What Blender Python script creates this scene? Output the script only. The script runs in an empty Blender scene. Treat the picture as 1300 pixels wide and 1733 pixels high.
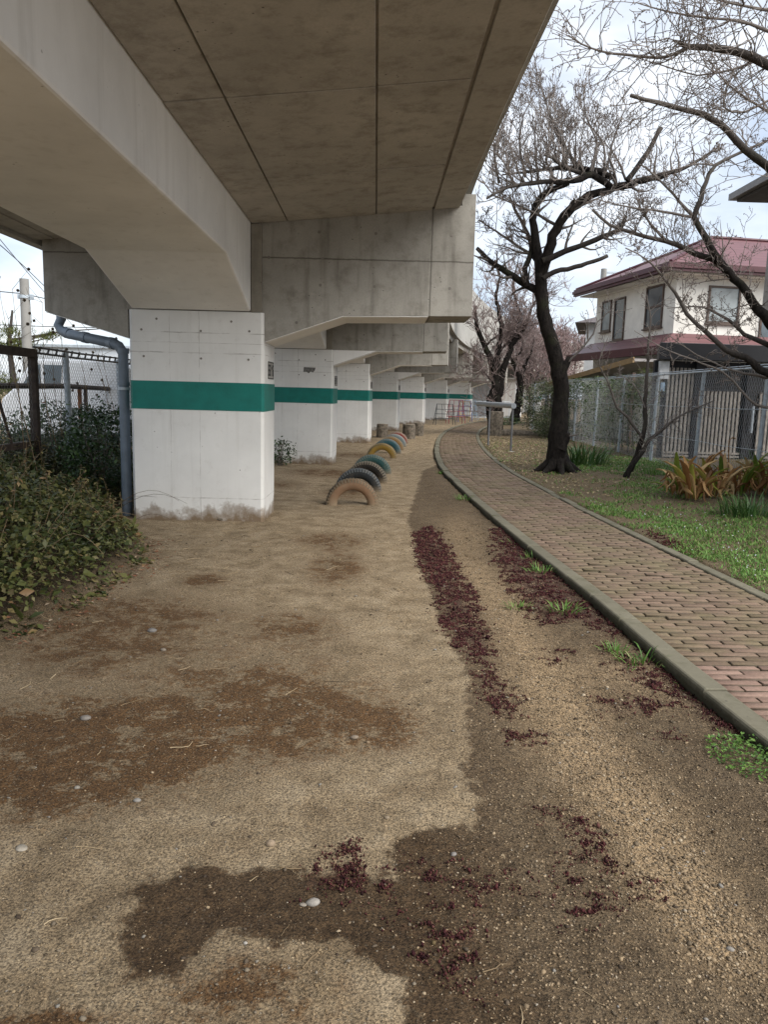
import bpy, math, random
import numpy as np
from mathutils import Matrix, Vector, noise

rng = np.random.default_rng(7)
random.seed(7)
S = bpy.context.scene
COL = S.collection

# ------------------------------------------------------------------ camera
CAM_H = 1.5
FOC = 1300.0                       # focal length in photo pixels (1300 x 1733)
PITCH, YAW, ROLL = math.atan(201.0/1300), math.atan(19.0/1300), 0.026
_f0 = Vector((math.sin(YAW), math.cos(YAW), 0))
_r0 = Vector((math.cos(YAW), -math.sin(YAW), 0))
FWD = (_f0*math.cos(PITCH) + Vector((0, 0, -1))*math.sin(PITCH)).normalized()
_u0 = _r0.cross(FWD).normalized()
RGT = _r0*math.cos(ROLL) + _u0*math.sin(ROLL)
UPV = _u0*math.cos(ROLL) - _r0*math.sin(ROLL)
cam_d = bpy.data.cameras.new('camera')
cam = bpy.data.objects.new('camera', cam_d); COL.objects.link(cam)
cam.matrix_world = Matrix(((RGT.x, UPV.x, -FWD.x, 0), (RGT.y, UPV.y, -FWD.y, 0),
                           (RGT.z, UPV.z, -FWD.z, CAM_H), (0, 0, 0, 1)))
cam_d.sensor_fit = 'VERTICAL'; cam_d.sensor_height = 24.0
cam_d.lens = 24.0*FOC/1733.0
cam_d.clip_start = 0.05; cam_d.clip_end = 3000
S.camera = cam

# ------------------------------------------------------------------ light
SUN_EL, SUN_AZ = math.radians(42), math.radians(128)    # azimuth clockwise from +Y
world = bpy.data.worlds.new('World'); S.world = world; world.use_nodes = True
wn = world.node_tree.nodes; wl = world.node_tree.links
for n in list(wn): wn.remove(n)
w_out = wn.new('ShaderNodeOutputWorld')
sky = wn.new('ShaderNodeTexSky'); sky.sky_type = 'NISHITA'; sky.sun_disc = False
sky.sun_elevation = SUN_EL; sky.sun_rotation = SUN_AZ
bg_s = wn.new('ShaderNodeBackground'); bg_s.inputs[1].default_value = 0.12
wl.new(sky.outputs[0], bg_s.inputs[0])
tc = wn.new('ShaderNodeTexCoord')
mp = wn.new('ShaderNodeMapping'); mp.inputs['Scale'].default_value = (1.0, 1.0, 2.6)
wl.new(tc.outputs['Generated'], mp.inputs[0])
cn = wn.new('ShaderNodeTexNoise'); cn.inputs['Scale'].default_value = 2.3
cn.inputs['Detail'].default_value = 6; cn.inputs['Roughness'].default_value = 0.55
wl.new(mp.outputs[0], cn.inputs['Vector'])
cr = wn.new('ShaderNodeValToRGB')
cr.color_ramp.elements[0].position = 0.38; cr.color_ramp.elements[0].color = (0.44, 0.54, 0.70, 1)
cr.color_ramp.elements[1].position = 0.60; cr.color_ramp.elements[1].color = (0.93, 0.96, 1.0, 1)
wl.new(cn.outputs['Fac'], cr.inputs[0])
bg_c = wn.new('ShaderNodeBackground'); bg_c.inputs[1].default_value = 0.52
wl.new(cr.outputs[0], bg_c.inputs[0])
mx = wn.new('ShaderNodeMixShader'); mx.inputs[0].default_value = 0.86
wl.new(bg_s.outputs[0], mx.inputs[1]); wl.new(bg_c.outputs[0], mx.inputs[2])
wl.new(mx.outputs[0], w_out.inputs[0])

sun_d = bpy.data.lights.new('sun', 'SUN'); sun_d.energy = 2.2; sun_d.angle = math.radians(55)
sun_d.color = (1.0, 0.95, 0.88)
sun = bpy.data.objects.new('sun', sun_d); COL.objects.link(sun)
_sd = Vector((math.sin(SUN_AZ)*math.cos(SUN_EL), math.cos(SUN_AZ)*math.cos(SUN_EL), math.sin(SUN_EL)))
sun.rotation_euler = _sd.to_track_quat('Z', 'Y').to_euler()
S.view_settings.view_transform = 'Standard'; S.view_settings.look = 'None'
S.view_settings.exposure = 1.25; S.view_settings.gamma = 1
S.render.engine = 'CYCLES'
S.cycles.max_bounces = 8; S.cycles.diffuse_bounces = 5; S.cycles.transparent_max_bounces = 12
S.cycles.use_denoising = True; S.cycles.denoising_prefilter = 'NONE'; S.cycles.denoising_input_passes = 'RGB_ALBEDO_NORMAL'

# ------------------------------------------------------------------ helpers
def ray(px, py):
    x = (px-650.0)/FOC; y = (866.5-py)/FOC
    return FWD + RGT*x + UPV*y
def gp(px, py, z=0.0):
    d = ray(px, py); t = (z-CAM_H)/d.z
    return Vector((d.x*t, d.y*t, z))
def at(px, py, Y):
    d = ray(px, py); t = Y/d.y
    return Vector((d.x*t, Y, CAM_H+d.z*t))
def G(px, py): p = gp(px, py); return (p.x, p.y)

def link(name, me, parent=None, mats=()):
    o = bpy.data.objects.new(name, me); COL.objects.link(o)
    for m in mats: me.materials.append(m)
    if parent is not None: o.parent = parent
    return o
def tag(o, label, cat, group=None, kind=None):
    if label: o['label'] = label
    if cat: o['category'] = cat
    if group: o['group'] = group
    if kind: o['kind'] = kind
    return o
def empty(name, loc=(0, 0, 0), rz=0.0):
    o = bpy.data.objects.new(name, None); COL.objects.link(o)
    o.location = loc; o.rotation_euler = (0, 0, rz); o.empty_display_size = 0.2
    return o
def copy_tree(o, parent=None):
    c = o.copy(); COL.objects.link(c)
    if parent is not None: c.parent = parent
    for ch in list(o.children): copy_tree(ch, c)
    return c
def set_tone(me, tone):
    a = me.attributes.new('tone', 'FLOAT', 'POINT'); a.data.foreach_set('value', np.asarray(tone, dtype=np.float32))

def np_mesh(name, V, F, tone=None, parent=None, mats=(), smooth=False):
    """V (n,3), F (m,k) uniform faces"""
    V = np.asarray(V, dtype=np.float32); F = np.asarray(F, dtype=np.int32)
    me = bpy.data.meshes.new(name); k = F.shape[1]
    me.vertices.add(len(V)); me.vertices.foreach_set('co', V.ravel())
    me.loops.add(F.size); me.loops.foreach_set('vertex_index', F.ravel())
    me.polygons.add(len(F))
    me.polygons.foreach_set('loop_start', np.arange(0, F.size, k, dtype=np.int32))
    me.polygons.foreach_set('loop_total', np.full(len(F), k, dtype=np.int32))
    if smooth: me.polygons.foreach_set('use_smooth', np.ones(len(F), dtype=bool))
    me.update(calc_edges=True); me.validate()
    if tone is not None: set_tone(me, tone)
    return link(name, me, parent, mats)

class MB:
    def __init__(s): s.v = []; s.f = []; s.t = []; s.mi = []
    def add(s, v, f, mi=0, tone=0.5):
        b = len(s.v); s.v += [tuple(p) for p in v]; s.t += [tone]*len(v)
        s.f += [tuple(b+i for i in q) for q in f]; s.mi += [mi]*len(f)
        return s
    def box(s, x0, x1, y0, y1, z0, z1, M=None, mi=0, tone=0.5):
        v = [Vector((x, y, z)) for z in (z0, z1) for x, y in ((x0, y0), (x1, y0), (x1, y1), (x0, y1))]
        if M is not None: v = [M @ p for p in v]
        return s.add(v, [(3, 2, 1, 0), (4, 5, 6, 7), (0, 1, 5, 4), (1, 2, 6, 5), (2, 3, 7, 6), (3, 0, 4, 7)], mi, tone)
    def prism(s, poly, fn, a, b, mi=0, tone=0.5):
        """poly list of (p,q); fn(p,q,t)->xyz ; extruded t=a..b"""
        n = len(poly)
        v = [fn(p, q, a) for p, q in poly] + [fn(p, q, b) for p, q in poly]
        f = [tuple(range(n-1, -1, -1)), tuple(range(n, 2*n))]
        f += [(i, (i+1) % n, n+(i+1) % n, n+i) for i in range(n)]
        return s.add(v, f, mi, tone)
    def tube(s, pts, rad, n=8, mi=0, tone=0.5, caps=True):
        V, F = tube_np(np.array([tuple(p) for p in pts], float), np.broadcast_to(rad, (len(pts),)), n)
        f = [tuple(q) for q in F]
        k = len(pts)
        if caps: f += [tuple(range(n-1, -1, -1)), tuple(range((k-1)*n, k*n))]
        return s.add(V, f, mi, tone)
    def build(s, name, mats, parent=None, smooth=False, bevel=0, seg=2):
        me = bpy.data.meshes.new(name); me.from_pydata(s.v, [], s.f)
        if not isinstance(mats, (list, tuple)): mats = [mats]
        me.polygons.foreach_set('material_index', s.mi)
        if smooth: me.polygons.foreach_set('use_smooth', [True]*len(s.f))
        set_tone(me, s.t); me.update()
        o = link(name, me, parent, mats)
        if smooth:
            try: me.set_sharp_from_angle(angle=math.radians(40))
            except Exception: pass
        if bevel:
            b = o.modifiers.new('bevel', 'BEVEL'); b.width = bevel; b.segments = seg; b.limit_method = 'ANGLE'; b.angle_limit = math.radians(35)
        return o

def tube_np(P, R, n):
    k = len(P)
    T = np.gradient(P, axis=0); T /= np.linalg.norm(T, axis=1)[:, None]+1e-9
    ref = np.eye(3)[[2, 0, 1][int(np.argmin(np.abs(T[:, [2, 0, 1]]).max(axis=0)))]]
    A = np.cross(T, ref); A /= np.linalg.norm(A, axis=1)[:, None]+1e-9
    B = np.cross(T, A)
    ang = np.arange(n)*2*np.pi/n
    V = P[:, None, :] + R[:, None, None]*(A[:, None, :]*np.cos(ang)[None, :, None] + B[:, None, :]*np.sin(ang)[None, :, None])
    i = np.arange(k-1)[:, None]*n; j = np.arange(n)[None, :]; j2 = (j+1) % n
    F = np.stack([i+j, i+j2, i+n+j2, i+n+j], -1).reshape(-1, 4)
    return V.reshape(-1, 3), F

class Tubes:
    def __init__(s): s.V = []; s.F = []; s.T = []; s.n = 0
    def add(s, P, R, n, tone):
        V, F = tube_np(np.asarray(P, float), np.asarray(R, float), n)
        s.V.append(V); s.F.append(F+s.n); s.n += len(V)
        s.T.append(np.repeat(np.broadcast_to(tone, (len(P),)), n))
    def build(s, name, mats, parent=None, smooth=True):
        return np_mesh(name, np.concatenate(s.V), np.concatenate(s.F), np.concatenate(s.T), parent, mats, smooth)

LEAF_V = np.array([(0, 0, 0), (.30, .45, .06), (0, 1, -.05), (0, .5, -.02), (-.30, .45, .06)])
LEAF_F = np.array([(0, 1, 3), (1, 2, 3), (0, 3, 4), (3, 2, 4)])
BLADE_V = np.array([(-.5, 0, 0), (.5, 0, 0), (-.4, .04, .45), (.4, .04, .45), (-.25, .2, .8), (.25, .2, .8), (0, .45, 1.0)])
BLADE_F = np.array([(0, 1, 3), (0, 3, 2), (2, 3, 5), (2, 5, 4), (4, 5, 6)])
OCT_V = np.array([(1, 0, 0), (-1, 0, 0), (0, 1, 0), (0, -1, 0), (0, 0, 1), (0, 0, -1)], float)
OCT_F = np.array([(0, 2, 4), (2, 1, 4), (1, 3, 4), (3, 0, 4), (2, 0, 5), (1, 2, 5), (3, 1, 5), (0, 3, 5)])
def rotm(yaw, pitch, roll):
    cy, sy, cp, sp, cr_, sr = np.cos(yaw), np.sin(yaw), np.cos(pitch), np.sin(pitch), np.cos(roll), np.sin(roll)
    z = np.zeros_like(cy); o = np.ones_like(cy)
    Rz = np.stack([np.stack([cy, -sy, z], -1), np.stack([sy, cy, z], -1), np.stack([z, z, o], -1)], -2)
    Rx = np.stack([np.stack([o, z, z], -1), np.stack([z, cp, -sp], -1), np.stack([z, sp, cp], -1)], -2)
    Ry = np.stack([np.stack([cr_, z, sr], -1), np.stack([z, o, z], -1), np.stack([-sr, z, cr_], -1)], -2)
    return Rz @ Rx @ Ry
def scat(TV, TF, P, yaw, pitch, roll, sc):
    """sc (N,3) -> V,F"""
    R = rotm(yaw, pitch, roll)
    V = np.einsum('nij,nkj->nki', R, TV[None]*sc[:, None, :]) + P[:, None, :]
    F = TF[None] + (np.arange(len(P))*len(TV))[:, None, None]
    return V.reshape(-1, 3), F.reshape(-1, TF.shape[1])
def scatter(name, TV, TF, P, yaw, pitch, roll, sc, tone, mats, parent=None, smooth=False):
    V, F = scat(TV, TF, P, yaw, pitch, roll, sc)
    return np_mesh(name, V, F, np.repeat(tone, len(TV)), parent, mats, smooth)

def sd_poly(X, Y, poly):
    """signed distance, positive inside"""
    poly = np.array(poly, float); n = len(poly)
    d = np.full(X.shape, 1e9); ins = np.zeros(X.shape, bool)
    for i in range(n):
        a = poly[i]; b = poly[(i+1) % n]; e = b-a
        wx, wy = X-a[0], Y-a[1]
        t = np.clip((wx*e[0]+wy*e[1])/(e@e+1e-12), 0, 1)
        d = np.minimum(d, np.hypot(wx-t*e[0], wy-t*e[1]))
        c = (a[1] > Y) != (b[1] > Y)
        xi = a[0]+(Y-a[1])*(b[0]-a[0])/((b[1]-a[1]) if abs(b[1]-a[1]) > 1e-12 else 1e-12)
        ins ^= c & (X < xi)
    return np.where(ins, d, -d)
def smooth01(x): x = np.clip(x, 0, 1); return x*x*(3-2*x)
def catmull(pts, step):
    pts = np.array(pts, float); out = []
    P = np.vstack([2*pts[0]-pts[1], pts, 2*pts[-1]-pts[-2]])
    for i in range(1, len(P)-2):
        n = max(2, int(np.linalg.norm(P[i+1]-P[i])/step))
        t = np.arange(n)[:, None]/n
        out.append(.5*((2*P[i]) + (-P[i-1]+P[i+1])*t + (2*P[i-1]-5*P[i]+4*P[i+1]-P[i+2])*t**2 + (-P[i-1]+3*P[i]-3*P[i+1]+P[i+2])*t**3))
    out.append(pts[-1:]); return np.vstack(out)

# ------------------------------------------------------------------ materials
def nodes(name):
    m = bpy.data.materials.new(name); m.use_nodes = True
    nt = m.node_tree; b = nt.nodes['Principled BSDF']
    return m, nt, b
def N(nt, typ, **kw):
    n = nt.nodes.new(typ)
    for k, v in kw.items():
        if k in n.inputs: n.inputs[k].default_value = v
        else: setattr(n, k, v)
    return n
def noise_n(nt, vec, scale, detail=5, rough=.6):
    n = N(nt, 'ShaderNodeTexNoise', Scale=scale, Detail=detail, Roughness=rough)
    if vec is not None: nt.links.new(vec, n.inputs['Vector'])
    return n.outputs['Fac']
def ramp(nt, fac, stops):
    r = N(nt, 'ShaderNodeValToRGB'); e = r.color_ramp.elements
    while len(e) < len(stops): e.new(0.5)
    for el, (p, c) in zip(e, stops):
        el.position = p; el.color = (c if len(c) == 4 else (*c, 1)) if hasattr(c, '__len__') else (c, c, c, 1)
    nt.links.new(fac, r.inputs[0]); return r.outputs[0]
def mixc(nt, fac, a, b, blend='MIX'):
    m = N(nt, 'ShaderNodeMix', data_type='RGBA', blend_type=blend)
    for sock, v in ((m.inputs[0], fac), (m.inputs[6], a), (m.inputs[7], b)):
        if hasattr(v, 'links') or isinstance(v, bpy.types.NodeSocket): nt.links.new(v, sock)
        elif hasattr(v, '__len__'): sock.default_value = (*v[:3], 1)
        else: sock.default_value = v
    return m.outputs[2]
def math_n(nt, op, a, b=None, c=None, clamp=False):
    m = N(nt, 'ShaderNodeMath', operation=op, use_clamp=clamp)
    for i, v in enumerate((a, b, c)):
        if v is None: continue
        if isinstance(v, bpy.types.NodeSocket): nt.links.new(v, m.inputs[i])
        else: m.inputs[i].default_value = v
    return m.outputs[0]
def bump(nt, b, h, dist, strength=1.0):
    n = N(nt, 'ShaderNodeBump', Strength=strength, Distance=dist)
    nt.links.new(h, n.inputs['Height']); nt.links.new(n.outputs[0], b.inputs['Normal'])
def objco(nt): return N(nt, 'ShaderNodeTexCoord').outputs['Object']
def attr(nt, name): return N(nt, 'ShaderNodeAttribute', attribute_name=name).outputs['Fac']
def geo_pos(nt): return N(nt, 'ShaderNodeNewGeometry').outputs['Position']
def sep(nt, v):
    s_ = N(nt, 'ShaderNodeSeparateXYZ'); nt.links.new(v, s_.inputs[0]); return s_.outputs

def mat_plain(name, col, rough=.7, var=.12, scale=6, metal=0.0, bmp=0.0, spec=.4, bscale=None):
    m, nt, b = nodes(name); v = objco(nt)
    f = noise_n(nt, v, scale)
    lo = tuple(c*(1-var*2) for c in col); hi = tuple(min(1, c*(1+var*1.2)) for c in col)
    nt.links.new(ramp(nt, f, [(.3, lo), (.7, hi)]), b.inputs['Base Color'])
    b.inputs['Roughness'].default_value = rough; b.inputs['Metallic'].default_value = metal
    b.inputs['Specular IOR Level'].default_value = spec
    if bmp: bump(nt, b, noise_n(nt, v, bscale or scale*8), bmp)
    return m
def mat_tone(name, stops, rough=.6, spec=.3, noise_amt=0.0, transl=0.0):
    """colour from the per-piece 'tone' attribute"""
    m, nt, b = nodes(name)
    c = ramp(nt, attr(nt, 'tone'), stops)
    if noise_amt:
        f = noise_n(nt, geo_pos(nt), 30)
        c = mixc(nt, noise_amt, c, ramp(nt, f, [(.3, (.25, .25, .25)), (.7, (1, 1, 1))]), 'MULTIPLY')
    nt.links.new(c, b.inputs['Base Color'])
    b.inputs['Roughness'].default_value = rough; b.inputs['Specular IOR Level'].default_value = spec
    if transl:
        t = N(nt, 'ShaderNodeBsdfTranslucent'); nt.links.new(c, t.inputs[0])
        ms = N(nt, 'ShaderNodeMixShader'); ms.inputs[0].default_value = transl
        out = nt.nodes['Material Output']
        nt.links.new(b.outputs[0], ms.inputs[1]); nt.links.new(t.outputs[0], ms.inputs[2]); nt.links.new(ms.outputs[0], out.inputs[0])
    return m

def mat_concrete(name, base=(.27, .25, .21), dark=(.14, .125, .10), stain=.55, seams=(), streak=.4):
    m, nt, b = nodes(name); v = objco(nt)
    big = noise_n(nt, v, 1.1, 6, .65); mid = noise_n(nt, v, 5, 8, .7); fine = noise_n(nt, v, 60, 4, .7)
    c = ramp(nt, big, [(.32, tuple(x*.80 for x in base)), (.55, base), (.75, tuple(min(1, x*1.18) for x in base))])
    c = mixc(nt, ramp(nt, mid, [(.50, 0.0), (.74, stain)]), c, dark)
    mpn = N(nt, 'ShaderNodeMapping'); mpn.inputs['Scale'].default_value = (7, 7, .7); nt.links.new(v, mpn.inputs[0])
    st = noise_n(nt, mpn.outputs[0], 1.0, 5, .6)
    c = mixc(nt, ramp(nt, st, [(.52, 0.0), (.75, streak)]), c, tuple(x*.7 for x in dark))
    c = mixc(nt, .30, c, ramp(nt, fine, [(.3, (.55, .55, .55)), (.7, (1, 1, 1))]), 'MULTIPLY')
    vo = N(nt, 'ShaderNodeTexVoronoi', Scale=16.0); nt.links.new(v, vo.inputs['Vector'])
    pits = math_n(nt, 'MULTIPLY', ramp(nt, vo.outputs['Distance'], [(.06, 1.0), (.13, 0.0)]), ramp(nt, noise_n(nt, v, 2.2), [(.50, 0.0), (.58, 1.0)]))
    c = mixc(nt, math_n(nt, 'MULTIPLY', pits, .8), c, (.05, .045, .04))
    s_ = sep(nt, v)
    wob = math_n(nt, 'MULTIPLY', math_n(nt, 'SUBTRACT', noise_n(nt, v, 9), .5), .02)
    for axis, val, w in seams:
        d = math_n(nt, 'ABSOLUTE', math_n(nt, 'ADD', math_n(nt, 'SUBTRACT', s_[axis], val), wob))
        c = mixc(nt, math_n(nt, 'MULTIPLY', math_n(nt, 'SUBTRACT', 1.0, math_n(nt, 'DIVIDE', d, w), clamp=True), .85), c, (.06, .052, .042))
    nt.links.new(c, b.inputs['Base Color']); b.inputs['Roughness'].default_value = .85
    b.inputs['Specular IOR Level'].default_value = .25
    h = math_n(nt, 'SUBTRACT', math_n(nt, 'ADD', math_n(nt, 'MULTIPLY', mid, .5), math_n(nt, 'MULTIPLY', fine, .25)), pits)
    bump(nt, b, h, .004, .7)
    return m
def mat_paint(name, col=(.72, .73, .72), dirt_z=.17, seams=(), wear=.25):
    """white masonry paint with soil splashed on its foot (object z = 0 is the ground)"""
    m, nt, b = nodes(name); v = objco(nt); s_ = sep(nt, v)
    big = noise_n(nt, v, 1.5, 6, .6); mid = noise_n(nt, v, 7, 8, .7); fine = noise_n(nt, v, 45, 4, .7)
    c = ramp(nt, big, [(.3, tuple(x*.86 for x in col)), (.65, col)])
    c = mixc(nt, ramp(nt, mid, [(.56, 0.0), (.8, wear)]), c, (.42, .40, .36))
    mpn = N(nt, 'ShaderNodeMapping'); mpn.inputs['Scale'].default_value = (9, 9, .5); nt.links.new(v, mpn.inputs[0])
    c = mixc(nt, ramp(nt, noise_n(nt, mpn.outputs[0], 1.0, 4), [(.56, 0.0), (.8, .22)]), c, (.35, .33, .29))
    vo = N(nt, 'ShaderNodeTexVoronoi', Scale=13.0); nt.links.new(v, vo.inputs['Vector'])
    pits = math_n(nt, 'MULTIPLY', ramp(nt, vo.outputs['Distance'], [(.05, 1.0), (.12, 0.0)]), ramp(nt, noise_n(nt, v, 3.0), [(.54, 0.0), (.60, 1.0)]))
    c = mixc(nt, math_n(nt, 'MULTIPLY', pits, .75), c, (.12, .11, .10))
    for axis, val, w in seams:
        wob = math_n(nt, 'MULTIPLY', math_n(nt, 'SUBTRACT', noise_n(nt, v, 7), .5), .02)
        d = math_n(nt, 'ABSOLUTE', math_n(nt, 'ADD', math_n(nt, 'SUBTRACT', s_[axis], val), wob))
        amt = math_n(nt, 'MULTIPLY', math_n(nt, 'SUBTRACT', 1.0, math_n(nt, 'DIVIDE', d, w), clamp=True), ramp(nt, noise_n(nt, v, 4), [(.42, .05), (.62, .8)]))
        c = mixc(nt, amt, c, (.22, .20, .18))
    if dirt_z:
        hgt = math_n(nt, 'ADD', s_[2], math_n(nt, 'MULTIPLY', math_n(nt, 'SUBTRACT', noise_n(nt, v, 2.6, 7, .7), .5), .75))
        dz = math_n(nt, 'SUBTRACT', 1.0, math_n(nt, 'DIVIDE', hgt, dirt_z), clamp=True)
        c = mixc(nt, ramp(nt, dz, [(.0, 0.0), (.35, .55), (1.0, .95)]), c, (.16, .105, .055))
    nt.links.new(c, b.inputs['Base Color']); b.inputs['Roughness'].default_value = .62
    b.inputs['Specular IOR Level'].default_value = .35
    bump(nt, b, math_n(nt, 'SUBTRACT', math_n(nt, 'ADD', math_n(nt, 'MULTIPLY', mid, .4), math_n(nt, 'MULTIPLY', fine, .3)), pits), .003, .6)
    return m
def mat_bark(name, thick=((.006, .005, .0045), (.030, .0245, .021)), thin=(.25, .22, .20)):
    m, nt, b = nodes(name); v = objco(nt)
    mpn = N(nt, 'ShaderNodeMapping'); mpn.inputs['Scale'].default_value = (14, 14, 5); nt.links.new(v, mpn.inputs[0])
    f = noise_n(nt, mpn.outputs[0], 1.6, 7, .7)
    c = ramp(nt, f, [(.35, thick[0]), (.68, thick[1])])
    moss = ramp(nt, noise_n(nt, v, 2.4, 5), [(.55, 0.0), (.72, .45)])
    c = mixc(nt, moss, c, (.035, .042, .020))
    c = mixc(nt, attr(nt, 'tone'), c, thin)
    nt.links.new(c, b.inputs['Base Color']); b.inputs['Roughness'].default_value = .9
    b.inputs['Specular IOR Level'].default_value = .2
    bump(nt, b, f, .03, .9)
    return m

M = {}
M['concrete'] = mat_concrete('concrete weathered')
M['concrete_cap'] = mat_concrete('concrete cross beam', base=(.345, .33, .295), dark=(.13, .118, .095), stain=.6, streak=.6, seams=((2, 2.94, .012), (0, 1.837, .012)))
M['concrete_soffit'] = mat_concrete('concrete soffit', base=(.47, .445, .40), dark=(.17, .145, .11), stain=.62, streak=.35)
M['concrete_light'] = mat_concrete('concrete light', base=(.42, .41, .38), dark=(.24, .23, .2), stain=.35, streak=.45)
M['white'] = mat_paint('white masonry paint', col=(.74, .74, .72), wear=.45, seams=((2, 2.11, .008), (2, 1.89, .008), (2, 2.00, .005), (2, .26, .008), (0, -.72, .006), (0, -1.05, .004)))
M['white_beam'] = mat_paint('white beam paint', col=(.88, .875, .855), wear=.15, dirt_z=0)
M['teal'] = mat_plain('teal paint', (.003, .155, .130), .5, .1, 5, bmp=.001)
M['black_mark'] = mat_plain('dark plate', (.03, .03, .03), .6)
M['hole'] = mat_plain('tie hole', (.20, .185, .165), .9)
M['pvc'] = mat_plain('grey blue pipe plastic', (.16, .20, .245), .45, .08, 9)
M['galv'] = mat_plain('galvanised steel', (.46, .52, .57), .45, .12, 14, .25)
M['wire'] = mat_plain('fence wire', (.62, .65, .67), .5, .1, 14, .1)
M['rust'] = mat_plain('rusty dark steel', (.055, .040, .032), .8, .3, 9, bmp=.002)
M['orange_rust'] = mat_plain('orange rust', (.24, .09, .03), .85, .3, 9)
M['oldwire'] = mat_plain('old wire', (.12, .115, .105), .7, .2, 20)

# ------------------------------------------------------------------ path line and ground
PATH_W = 1.15
_left = [(2.0, -3), (1.93, 1), (1.845, 2.6), (1.79, 3.5), (1.755, 4.2), (1.715, 5.5), (1.57, 8.3), (1.475, 11.4), (1.45, 15.6),
         (1.80, 21.3), (2.55, 28.2), (3.7, 34.8), (5.6, 42), (8.5, 50), (12.5, 58)]
PL = catmull(_left, .05)
_T = np.gradient(PL, axis=0); _T /= np.linalg.norm(_T, axis=1)[:, None]
PN = np.stack([_T[:, 1], -_T[:, 0]], -1)            # to the right
PS = np.concatenate([[0], np.cumsum(np.linalg.norm(np.diff(PL, axis=0), axis=1))])
def path_pt(s, u):
    x = np.interp(s, PS, PL[:, 0])+u*np.interp(s, PS, PN[:, 0])
    y = np.interp(s, PS, PL[:, 1])+u*np.interp(s, PS, PN[:, 1])
    return x, y
def path_off(X, Y):
    """offset to the right of the path's left edge, approx"""
    i = np.clip(np.searchsorted(PL[:, 1], Y), 0, len(PL)-1)
    return (X-PL[i, 0])*PN[i, 0]
def nz(x, y, sc, seed=0.0): return noise.noise(Vector((x*sc, y*sc, seed)))
MOUND = [G(*p) for p in [(196, 866), (226, 900), (246, 920), (244, 942), (204, 974), (140, 1016), (70, 1056), (0, 1088), (-160, 1170)]] + [(-6.5, 2.6), (-6.5, 15), (-3.05, 15), (-3.02, 9.6)]
def mound_h(X, Y):
    d = sd_poly(np.asarray(X, float), np.asarray(Y, float), MOUND)
    return np.where(d > 0, .16*smooth01(d/.15)+.50*smooth01(d/1.7), 0)
def ground_z(X, Y):
    X = np.asarray(X, float); Y = np.asarray(Y, float)
    off = path_off(X, Y)
    n1 = np.array([nz(a, b, .9)*.022+nz(a, b, 3.1, 5)*.012+nz(a, b, 9.0, 9)*.008*(1 if b < 9 else .3)+(nz(a, b, 24.0, 2)*.0045 if b < 5 else 0) for a, b in zip(X.ravel(), Y.ravel())]).reshape(X.shape)
    z = n1*(1-.7*smooth01((Y-20)/20))
    near = smooth01((off+.75)/.4)*(1-smooth01((off+.05)/.1))
    z = z + .040*near
    inside = smooth01((off+.14)/.06)
    z = z*(1-inside) + inside*(-.03)
    lawn = smooth01((off-PATH_W-.08)/.08)
    z = z*(1-lawn) + lawn*(.075+n1*.9+.05*smooth01((off-PATH_W-.5)/2.0))
    return z+mound_h(X, Y)*.62
WET = [G(*p) for p in [(690, 880), (705, 920), (722, 985), (752, 1060), (786, 1130), (796, 1200), (793, 1260), (790, 1310), (807, 1350), (808, 1375), (797, 1396), (760, 1400), (715, 1403),
       (682, 1415), (662, 1437), (664, 1462), (690, 1482), (640, 1492), (590, 1478), (560, 1474), (500, 1476), (455, 1473), (420, 1470), (390, 1480), (368, 1470), (340, 1464),
       (312, 1470), (296, 1482), (265, 1486), (228, 1497), (214, 1515), (216, 1540), (204, 1556), (203, 1580), (194, 1600), (204, 1632), (240, 1655), (266, 1668), (292, 1655), (320, 1630), (345, 1600),
       (372, 1585), (420, 1592), (470, 1600), (530, 1588), (580, 1600), (640, 1640), (700, 1733), (760, 1850), (1700, 1850), (1320, 1262), (1300, 1255), (1000, 1022), (850, 892), (742, 790), (715, 800)]]
def blob(X, Y, px, py, rx, ry):
    c = gp(px, py); e = gp(px+rx, py); f = gp(px, py-ry); g = gp(px, py+ry)
    ax = abs(e.x-c.x)+1e-6; ay = abs(f.y-g.y)/2+1e-6
    return np.exp(-(((X-c.x)/ax)**2+((Y-c.y)/ay)**2))
BROWN = [(560, 915, 50, 12, .8), (570, 962, 40, 22, .9), (500, 1060, 60, 22, .7), (400, 1190, 120, 45, 1), (540, 1210, 110, 42, .9), (230, 1270, 160, 50, .9), (60, 1310, 160, 60, 1),
         (90, 1220, 120, 40, .7), (220, 1045, 140, 38, .75), (345, 982, 30, 8, 1.2), (420, 1690, 130, 60, .8), (640, 1235, 70, 28, .5), (160, 1110, 130, 35, .5), (40, 1733, 90, 20, 1.2),
         (540, 1120, 200, 40, .25), (560, 800, 60, 6, .9), (590, 835, 40, 8, .7), (470, 820, 40, 6, .6), (600, 770, 70, 4, .6), (830, 1250, 40, 70, .35)]
SANDY = [(880, 1080, 45, 60, .7), (930, 1180, 70, 70, .9), (1000, 1290, 80, 70, .9), (1090, 1400, 80, 70, 1), (1150, 1500, 70, 60, 1.2), (1230, 1600, 70, 60, .9), (800, 960, 30, 40, .6),
         (850, 1010, 60, 45, .5), (780, 900, 30, 30, .6), (1050, 1150, 90, 40, .6)]
u = np.concatenate([[-12, -5, -2.4, -1.6, -1.25], np.linspace(-1.05, 1.05, 300), [1.25, 1.6, 2.4, 5, 12]])
yy = np.concatenate([[-40, -12, -4, -1, .3], .9*np.exp(np.linspace(0, math.log(75/.9), 330)), [95, 140, 300, 900]])
YY, UU = np.meshgrid(yy, u, indexing='ij')
XX = UU*np.maximum(.58*YY+.75, 1.2)
ZZ = ground_z(XX, YY)
nv = XX.shape; idx = np.arange(XX.size).reshape(nv)
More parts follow.
